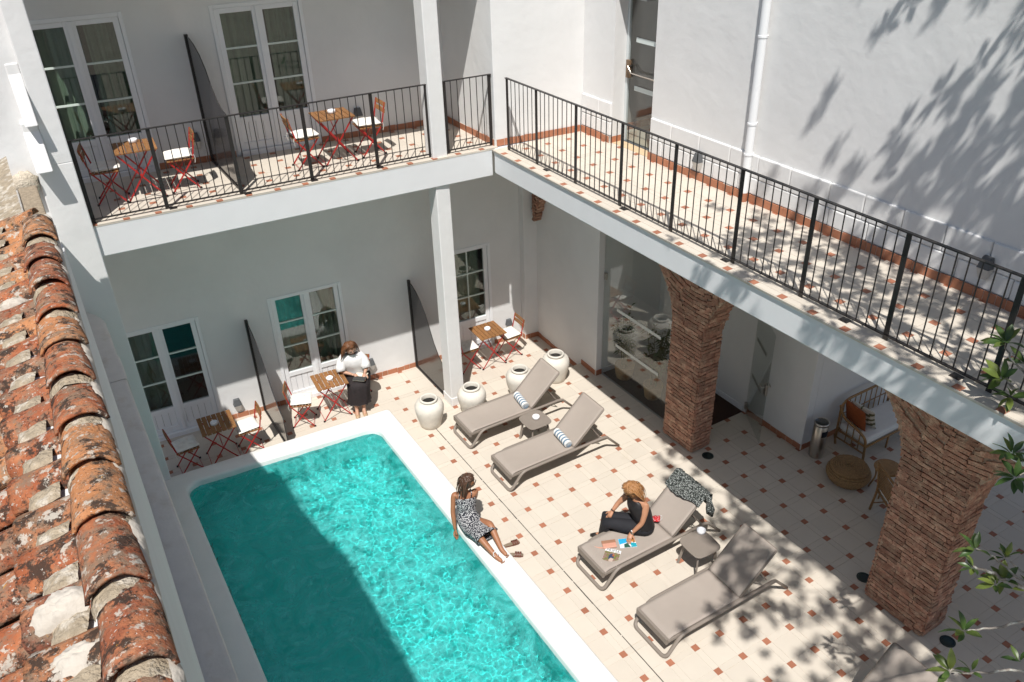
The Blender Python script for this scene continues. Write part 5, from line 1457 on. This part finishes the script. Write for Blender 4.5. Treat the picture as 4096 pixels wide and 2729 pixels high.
tb.tube([J['shR'] + V(.05, -.02, .01), J['shR'].lerp(J['elR'], .35), J['shR'].lerp(J['elR'], .75), J['elR'].lerp(J['wrR'], .12)], [.07, .076, .088, .086], 14, caps=False)
tb.tube([J['shL'] + V(-.05, .02, .01), J['shL'].lerp(J['elL'], .35), J['shL'].lerp(J['elL'], .75), J['elL'].lerp(J['wrL'], .10)], [.07, .076, .086, .084], 14, caps=False)
tb.build('blouse', M_BLOUSE, pA, smooth=True, solid=.004)
sk = MB(); kn = (J['knR'] + J['knL']) / 2; TF = V(-.33, -.94, 0); RF = V(TF.y, -TF.x, 0)
sk.loft(interp([ring(V(-1.67, 3.97, .47), RF, TF, .165, .135), ring(V(-1.68, 3.96, .36), RF, (TF + UP).normalized(), .235, .165, fold=.015), ring(V(-1.735, 3.78, .355), RF, UP, .225, .105, fold=.02), ring(V(-1.80, 3.585, .345), RF, (TF + UP).normalized(), .20, .115, fold=.03), ring(V(-1.825, 3.555, .21), RF, TF, .19, .105, fold=.06), ring(V(-1.835, 3.555, .07), RF, TF, .195, .12, fold=.09, ph=1), ring(V(-1.84, 3.55, .03), RF, TF, .20, .125, fold=.10, ph=1.3)], 4), caps=False)
sk.build('skirt', mat('black_chiffon', (.020, .015, .016), .8, var=.3, vs=12), pA, smooth=True, solid=.003)
for s_, a in (('R', 1), ('L', -1)):
    f_ = MB(); A_, B_ = J['an' + s_], J['to' + s_]; d = (B_ - A_); d.z = 0; d.normalize()
    f_.loft([ring(A_ - d * .045 + V(0, 0, -.035), V(d.y, -d.x, 0), UP, .026, .028, 12), ring(A_ + V(0, 0, -.045), V(d.y, -d.x, 0), UP, .036, .034, 12), ring(A_ + d * .07 + V(0, 0, -.058), V(d.y, -d.x, 0), UP, .042, .026, 12), ring(A_ + d * .14 + V(0, 0, -.066), V(d.y, -d.x, 0), UP, .036, .020, 12), ring(A_ + d * .175 + V(0, 0, -.07), V(d.y, -d.x, 0), UP, .015, .012, 12)])
    f_.build('shoe', mat('beige_pump', (.42, .28, .17), .5), pA, smooth=True)
bg_ = MB().tube([J['wrL'] + V(.035, .045, .0), J['wrL'] + V(.01, .012, -.003)], .031, 12, caps=False); bg_.build('cuff_bracelet', mat('gold', (.55, .40, .22), .25, metal=1), pA, smooth=True, solid=.003)
bk_ = thing('book', 'open book held by the woman in the white blouse', 'book', (-1.735, 3.615, .475), math.atan2(.38, -.925) - .3)
for s_ in (-1, 1):
    MB().grid(lambda i, j: (-.105 + .21 * i, s_ * .13 * j, .018 * math.sin(PI * j) + .012 * j), 3, 8).build('page', mat('paper', (.72, .68, .58), .8), bk_, solid=.01)
MB().box(-.11, .11, .01, .137, .026, .030).build('cover', mat('dark_cover', (.05, .05, .05), .5), bk_)

# ---- woman in the printed dress on the pool rim
pB = thing('person', 'woman in a black and white print dress on the pool rim, trailing a hand', 'person', (0, 0, 0))
T = V(-.42, -.905, 0); Rt = V(T.y, -T.x, 0)
J = dict(pelvis=V(-1.80, -.44, .305), spine=V(-1.785, -.36, .44), chest=V(-1.765, -.285, .60), neck=V(-1.75, -.265, .745), nape=V(-1.742, -.285, .82),
         shR=V(-1.905, -.215, .695), elR=V(-1.975, -.285, .44), wrR=V(-2.005, -.385, .215), shL=V(-1.615, -.325, .695), elL=V(-1.545, -.18, .47), wrL=V(-1.60, -.10, .24),
         hipR=V(-1.88, -.47, .29), knR=V(-1.875, -.86, .395), anR=V(-1.805, -1.18, .255), toR=V(-1.765, -1.285, .225), hipL=V(-1.73, -.48, .29), knL=V(-1.665, -.80, .475), anL=V(-1.675, -1.115, .255), toL=V(-1.655, -1.225, .225))
sB = skin_mat('skin_tanned', (.33, .145, .075)); 
b = body_mesh(J, dict(RAD, pelvis=.105, spine=.085, chest=.098, sh=.05, uparm=.041, thigh=.075), None)
hc = V(-1.722, -.325, .925); F = V(.62, -.72, -.18); F, Rr, Uu = add_head(b, hc, F, V(0, 0, 1), .98)
add_hand(b, J['wrR'], V(-.05, -.28, -.9), V(.5, -.8, .2), 1, .25); add_hand(b, J['wrL'], V(-.2, .5, -.3), V(0, 0, -1), -1, .1)
for s_ in 'RL':
    A_, B_ = J['an' + s_], J['to' + s_]; d = (B_ - A_); d.z = 0; d.normalize(); e_ = V(d.y, -d.x, 0)
    for k in range(5): b.ell(B_ + d * (.016 - .004 * abs(k - 1)) + e_ * (.026 - .0125 * k) * (1 if s_ == 'R' else -1) * -1, (.0085, .0085, .0085), 6, 5)
b.build('body', [sB, lip], pB, smooth=True)
hair(pB, hc, F, Rr, Uu, hairmat('dark_brown_hair', (.045, .022, .014), (.11, .055, .032)), .27, 150, 14, volume=1.0)
glasses(pB, hc, F, Rr, Uu, True)
M_DRESS = printed('floral_print', (.018, .018, .028), (.50, .50, .50), 60, .36, .52)
dr = MB(); kc = (J['knR'] + J['knL']) / 2; LT = V(.10, -.99, 0); LR = V(LT.y, -LT.x, 0); sp = V(.02, .42, .9).normalized(); TT = (T - sp * T.dot(sp)).normalized()
dr.loft(interp([ring(V(-1.772, -.30, .645), Rt, TT, .135, .100), ring(V(-1.775, -.315, .57), Rt, TT, .148, .122), ring(V(-1.785, -.36, .45), Rt, TT, .128, .105, fold=.01), ring(V(-1.797, -.43, .33), Rt, (TT + UP).normalized(), .178, .145, fold=.015), ring(V(-1.795, -.58, .325), LR, (UP + LT * .3).normalized(), .178, .118, fold=.02), ring(V(-1.785, -.72, .36), LR, (UP + LT * .25).normalized(), .172, .108, fold=.03), ring(V(-1.775, -.86, .385), LR, (UP + LT * .3).normalized(), .170, .105, fold=.045, ph=1), ring(V(-1.77, -.90, .385), LR, (UP + LT * .3).normalized(), .172, .108, fold=.05, ph=1.2)], 4), caps=False)
dr.build('dress', M_DRESS, pB, smooth=True, solid=.003)
st = MB()
for s_ in (-1, 1): st.tube([V(-1.772, -.30, .645) + Rt * .085 * s_ + TT * .085, V(-1.76, -.30, .735) + Rt * .085 * s_ + TT * .045, V(-1.755, -.27, .755) + Rt * .08 * s_, V(-1.768, -.24, .66) + Rt * .08 * s_ - TT * .08], .006, 6)
st.build('dress_strap', M_DRESS, pB, smooth=True)
MB().tube([J['anR'] + V(.037 * math.cos(a), .012 * math.sin(a), .05 + .036 * math.sin(a)) for a in [2 * PI * k / 14 for k in range(14)]], .0045, 6, closed=True).build('anklet', M_FRAME, pB)
MB().tube([J['wrR'] + V(.027 * math.cos(a), .027 * math.sin(a), .02) for a in [2 * PI * k / 12 for k in range(12)]], .0035, 5, closed=True).build('bracelet', mat('gold_chain', (.6, .45, .2), .3, metal=1), pB)

# ---- woman in black on the third lounger
pC = thing('person', 'woman in black top and trousers sitting sideways on a lounger over a brochure', 'person', (0, 0, 0))
T = V(-.93, .10, 0).normalized(); Rt = V(T.y, -T.x, 0)
J = dict(pelvis=V(.12, -1.93, .435), spine=V(.105, -1.90, .57), chest=V(.065, -1.855, .735), neck=V(.025, -1.825, .885), nape=V(.005, -1.81, .95),
         shR=V(.055, -1.675, .845), elR=V(-.075, -1.60, .675), wrR=V(-.185, -1.605, .575), shL=V(.085, -1.995, .845), elL=V(.00, -2.03, .60), wrL=V(-.125, -1.965, .425),
         hipR=V(.10, -1.85, .425), knR=V(-.225, -1.55, .475), anR=V(-.22, -1.47, .09), toR=V(-.30, -1.40, .035), hipL=V(.07, -1.98, .425), knL=V(-.305, -1.665, .485), anL=V(-.30, -1.545, .09), toL=V(-.385, -1.48, .035))
sC = skin_mat('skin_sunny', (.44, .215, .125))
b = body_mesh(J, dict(RAD, pelvis=.125, spine=.11, chest=.118, sh=.062, uparm=.053, thigh=.088), None)
hc = V(-.03, -1.80, 1.03); F = V(-.80, -.12, -.58); F, Rr, Uu = add_head(b, hc, F, V(-.5, 0, 1))
add_hand(b, J['wrL'], V(-.62, -.35, -.5), V(.2, 0, -1), 1, .2); add_hand(b, J['wrR'], V(-.55, -.1, -.55), V(-.3, 0, -1), -1, .35)
b.build('body', [sC, lip], pC, smooth=True)
hair(pC, hc, F, Rr, Uu, hairmat('honey_blonde_hair', (.27, .115, .04), (.46, .24, .10)), .30, 190, 24, fall=V(.12, 0, -1), volume=1.08)
glasses(pC, hc, F, Rr, Uu, True)
M_TOP = mat('black_satin', (.014, .012, .013), .5, bump=.25, bs=18); M_TRS = mat('black_trousers', (.016, .016, .020), .85, bump=.15, bs=25)
tp = MB()
tp.loft(interp([ring(V(.115, -1.925, .46), Rt, T, .165, .14, fold=.02), ring(V(.105, -1.905, .56), Rt, T, .158, .130, fold=.015), ring(V(.075, -1.865, .71), Rt, T, .168, .140), ring(V(.05, -1.845, .80), Rt, T, .150, .118), ring(V(.04, -1.838, .865), Rt, T, .118, .075), ring(V(.03, -1.832, .885), Rt, T, .085, .066)], 4), caps=False)
tp.build('sleeveless_top', M_TOP, pC, smooth=True, solid=.003)
tr_ = MB(); tr_.ell(J['pelvis'] + V(-.01, 0, -.01), (.155, .165, .115), 18, 12)
for s_ in 'RL':
    h, k, a = J['hip' + s_], J['kn' + s_], J['an' + s_]
    tr_.tube([h + V(.03, -.02, 0), h.lerp(k, .35), h.lerp(k, .8), k + (k - h).normalized() * .012 + V(0, 0, -.01), k.lerp(a, .12), k.lerp(a, .5), k.lerp(a, .92)], [.095, .098, .080, .075, .072, .066, .064], 16)
tr_.build('trousers', M_TRS, pC, smooth=True)
for s_ in 'RL':
    f_ = MB(); A_ = J['an' + s_]; d = (J['to' + s_] - A_); d.z = 0; d.normalize(); e_ = V(d.y, -d.x, 0)
    f_.loft([ring(A_ - d * .045 + V(0, 0, -.045), e_, UP, .03, .035, 12), ring(A_ + d * .03 + V(0, 0, -.045), e_, UP, .038, .04, 12), ring(A_ + d * .12 + V(0, 0, -.06), e_, UP, .04, .026, 12), ring(A_ + d * .18 + V(0, 0, -.068), e_, UP, .02, .016, 12)])
    f_.build('shoe', M_BLACK, pC, smooth=True)
wv = (J['wrL'] - J['elL']).normalized()
MB().tube([J['wrL'] - wv * .03, J['wrL'] - wv * .012], .029, 12, caps=False).build('watch_strap', M_STEEL, pC, solid=.003); MB().box(-.014, .014, -.014, .014, .027, .034).build('watch_face', M_FRAME, pC).location = J['wrL'] - wv * .02
wv = (J['wrR'] - J['elR']).normalized()
MB().tube([J['wrR'] - wv * .03, J['wrR'] - wv * .015], .028, 12, caps=False).build('bracelet', mat('beads', (.06, .03, .02), .4), pC, solid=.006)
# ================================================================== THE TREE at the right (crown mostly outside the picture)
rr = random.Random(77)
tree = thing('courtyard_tree', 'broad-leaved tree whose branch tips reach in at the right edge, trunk out of view', 'tree', (2.6, -9.4, 0))
TO = Vector((2.6, -9.4, 0))
M_BARK = mat('lichen_bark', (.26, .23, .20), .9, var=.25, vs=14, col2=(.42, .42, .38), thr=(.5, .62), bump=.6, bs=60)
def leafmat(name, c, c2, c3):
    m = mat(name, c, .38, var=.25, vs=6, col2=c2, thr=(.5, .72), spec=.5)
    t = m.node_tree; b = t.nodes['Principled BSDF']; L = t.links.new
    src = b.inputs['Base Color'].links[0].from_socket
    oi = N(t, 'ShaderNodeObjectInfo'); r = N(t, 'ShaderNodeMapRange'); r.inputs[1].default_value = .45; r.inputs[2].default_value = 1.0; r.inputs[4].default_value = .8
    L(oi.outputs['Random'], r.inputs[0])
    mx = N(t, 'ShaderNodeMix', data_type='RGBA'); mx.inputs['B'].default_value = (*c3, 1); L(r.outputs[0], mx.inputs['Factor']); L(src, mx.inputs['A']); L(mx.outputs['Result'], b.inputs['Base Color'])
    o = t.nodes['Material Output']; tl = N(t, 'ShaderNodeBsdfTranslucent'); L(mx.outputs['Result'], tl.inputs[0]); ms = N(t, 'ShaderNodeMixShader'); ms.inputs[0].default_value = .25
    L(b.outputs[0], ms.inputs[1]); L(tl.outputs[0], ms.inputs[2]); L(ms.outputs[0], o.inputs[0])
    return m
M_LEAF = leafmat('green_leaf', (.055, .105, .028), (.11, .16, .035), (.20, .24, .05))
M_LEAF2 = leafmat('crown_leaf', (.055, .095, .03), (.09, .13, .035), (.07, .11, .03))
def leaf_mesh(k):
    r_ = random.Random(200 + k); b = MB(); n = 7; dr = r_.uniform(.02, .06); tw = r_.uniform(-.2, .2)
    rows = []
    for i in range(n + 1):
        t = i / n; w_ = .235 * math.sin(PI * min(1, t ** .75 * .97 + .015)) * (.55 + .6 * t) * (1 + .05 * math.sin(t * 17 + k))
        z = .05 * math.sin(PI * t) - dr * 3 * t * t; y = t
        rows.append([(-w_, y, z + .07 * w_ * 3 + tw * w_), (-w_ * .5, y, z + .02), (0, y, z - .012), (w_ * .5, y, z + .02), (w_, y, z + .07 * w_ * 3 - tw * w_)])
    b.add([p for r in rows for p in r], [(i * 5 + j, i * 5 + j + 1, (i + 1) * 5 + j + 1, (i + 1) * 5 + j) for i in range(n) for j in range(4)])
    return b.mesh('leaf', M_LEAF, True)
LM = [leaf_mesh(k) for k in range(6)]
def rosette_dirs(axis, n, r_):
    a = axis.normalized(); u = a.cross(Vector((.3, .2, 1))).normalized(); v = a.cross(u); out = []
    for k in range(n):
        p = k * 2.4 + r_.uniform(-.3, .3); el = r_.uniform(.15, .75) if k > 2 else r_.uniform(.7, 1.1)
        out.append((u * math.cos(p) + v * math.sin(p)) * math.cos(el) + a * math.sin(el))
    return out
def rosette(c, axis, n, size):
    for d in rosette_dirs(axis, n, rr):
        d = (d + Vector((0, 0, -.12))).normalized()
        side = d.cross(Vector((0, 0, 1))).normalized(); up = side.cross(d)
        M = Matrix((side, d, up)).transposed().to_4x4() @ Matrix.Rotation(rr.uniform(-.5, .5), 4, 'Y')
        s_ = size * rr.uniform(.75, 1.15)
        M.translation = Vector(c) - TO + d * .012
        inst('leaf', LM[rr.randrange(6)], tree).matrix_basis = M @ Matrix.Diagonal((s_ * rr.uniform(.85, 1.1), s_, s_, 1))
def twig(pts, r0, r1, name='twig'):
    pts = [Vector(p) - TO for p in pts]; k = len(pts)
    b = MB(); b.tube(rounded_path(pts, .2, 4), r0, 7) if False else None
    fine = []
    for a, c in zip(pts, pts[1:]):
        for s_ in range(4): fine.append(a.lerp(c, s_ / 4) + Vector((rr.uniform(-1, 1), rr.uniform(-1, 1), rr.uniform(-1, 1))) * .012)
    fine.append(pts[-1]); m = len(fine)
    b.tube(fine, [r0 + (r1 - r0) * i / (m - 1) for i in range(m)], 7); return b.build(name, M_BARK, tree, smooth=True)
LO = Vector((1.15, -6.75, 3.05)); UPB = Vector((1.35, -5.95, 4.45))
twig([(2.1, -8.4, 2.6), LO, (.55, -6.62, 3.20), (.18, -6.42, 3.30), (-.02, -6.26, 3.42), (-.22, -6.17, 3.55)], .035, .009)
twig([(.30, -6.48, 3.27), (.10, -6.32, 3.42), (-.02, -6.2, 3.58), (-.20, -6.10, 3.70)], .012, .006)
twig([(.55, -6.62, 3.20), (.30, -6.40, 3.33), (.16, -6.26, 3.47)], .012, .006)
twig([LO, (.45, -6.78, 3.12), (-.05, -6.62, 3.26), (-.45, -6.52, 3.33), (-.66, -6.46, 3.38)], .016, .006)
twig([LO, (.2, -6.95, 2.98), (-.4, -6.80, 3.10), (-.80, -6.66, 3.21), (-1.08, -6.62, 3.36)], .016, .005)
twig([(2.1, -8.0, 3.6), UPB, (.95, -5.80, 4.50), (.66, -5.66, 4.60), (.60, -5.56, 4.72)], .03, .008)
twig([(.95, -5.80, 4.50), (.72, -5.55, 4.80), (.68, -5.46, 4.95)], .012, .006)
twig([UPB, (.85, -5.98, 4.22), (.48, -5.88, 4.18)], .018, .006); twig([(.85, -5.98, 4.22), (.55, -6.02, 4.10), (.36, -6.01, 4.08)], .01, .005)
for c, n, s_, ax in (((-.69, -6.45, 3.38), 8, .145, (-.5, .3, .8)), ((-.22, -6.14, 3.70), 7, .135, (-.3, .5, .8)), ((-.24, -6.18, 3.55), 6, .12, (-.6, .3, .5)), ((.15, -6.22, 3.48), 8, .14, (0, .4, .9)), ((.08, -6.29, 3.32), 8, .145, (-.2, .2, .8)),
                     ((-.05, -6.30, 3.36), 6, .13, (-.5, .1, .6)), ((-1.09, -6.61, 3.38), 7, .14, (-.5, .3, .8)), ((-.82, -6.64, 3.22), 5, .12, (-.3, .4, .8)), ((-.35, -6.75, 3.12), 4, .11, (0, .3, 1)),
                     ((.67, -5.47, 4.96), 9, .17, (-.3, .3, .9)), ((.57, -5.57, 4.70), 9, .165, (-.5, .2, .6)), ((.62, -5.66, 4.56), 8, .16, (-.5, 0, .2)), ((.80, -5.60, 4.78), 8, .16, (0, .2, .9)),
                     ((.45, -5.88, 4.19), 9, .165, (-.4, .2, .7)), ((.34, -6.01, 4.08), 9, .16, (-.5, 0, .5)), ((.55, -5.95, 4.10), 8, .15, (0, .2, .6)), ((.70, -5.95, 4.20), 8, .15, (0, .3, .9)), ((.20, -6.45, 3.30), 5, .12, (0, .2, .9))):
    rosette(c, Vector(ax), n, s_)
# trunk, limbs and the shade-giving crown
tr = MB(); tpts = [(2.6, -9.4, -.1), (2.5, -9.35, 1.5), (2.2, -9.2, 3.2), (1.9, -8.9, 5.0), (1.5, -8.5, 6.8), (1.2, -8.2, 8.4)]
tr.tube([Vector(p) - TO for p in tpts], [.24, .20, .17, .14, .11, .07], 12); tr.build('trunk', M_BARK, tree, smooth=True)
crown = MB(); limbs = MB(); nl = 0
kx, ky = SUNV.x / -SUNV.z, SUNV.y / -SUNV.z
clumps = []
tries = 0
while len(clumps) < 520 and tries < 20000:
    tries += 1
    a = rr.uniform(0, 2 * PI); q = math.sqrt(rr.random()) * 1.03
    X0 = 4.3 + 4.3 * q * math.cos(a); Y0 = -4.7 + 5.1 * q * math.sin(a)
    if rr.random() > max(.15, 1.3 - q): continue
    z = rr.uniform(8.3, 12.5)
    p = Vector((X0 - kx * z, Y0 - ky * z, z))
    if inview(p, .12): continue
    clumps.append(p)
for n_, p in enumerate(clumps):
    if n_ % 4 == 0:
        s = Vector(tpts[rr.choice((3, 4, 5, 5))]); mid = s.lerp(p, .55) + Vector((0, 0, .3))
        if not inview(mid, .02) and not inview(s.lerp(p, .8), .02): limbs.tube([v - TO for v in (s, mid, p)], [.03, .018, .008], 6)
    for k in range(rr.randint(5, 9)):
        c = p + Vector((rr.gauss(0, .26), rr.gauss(0, .26), rr.gauss(0, .2)))
        if inview(c, .06): continue
        for d in rosette_dirs(Vector((rr.uniform(-.5, .5), rr.uniform(-.5, .5), 1)), 7, rr):
            L_ = rr.uniform(.11, .17); side = d.cross(Vector((0, 0, 1))).normalized() * L_ * .19; q0 = c - TO; mid = q0 + d * L_ * .55 + Vector((0, 0, -.004)); tip = q0 + d * L_ - Vector((0, 0, .02))
            crown.add([q0, mid + side, tip, mid - side], [(0, 1, 2, 3)])
limbs.build('limbs', M_BARK, tree, smooth=True)
tag(crown.build('crown', M_LEAF2, tree), kind='stuff')
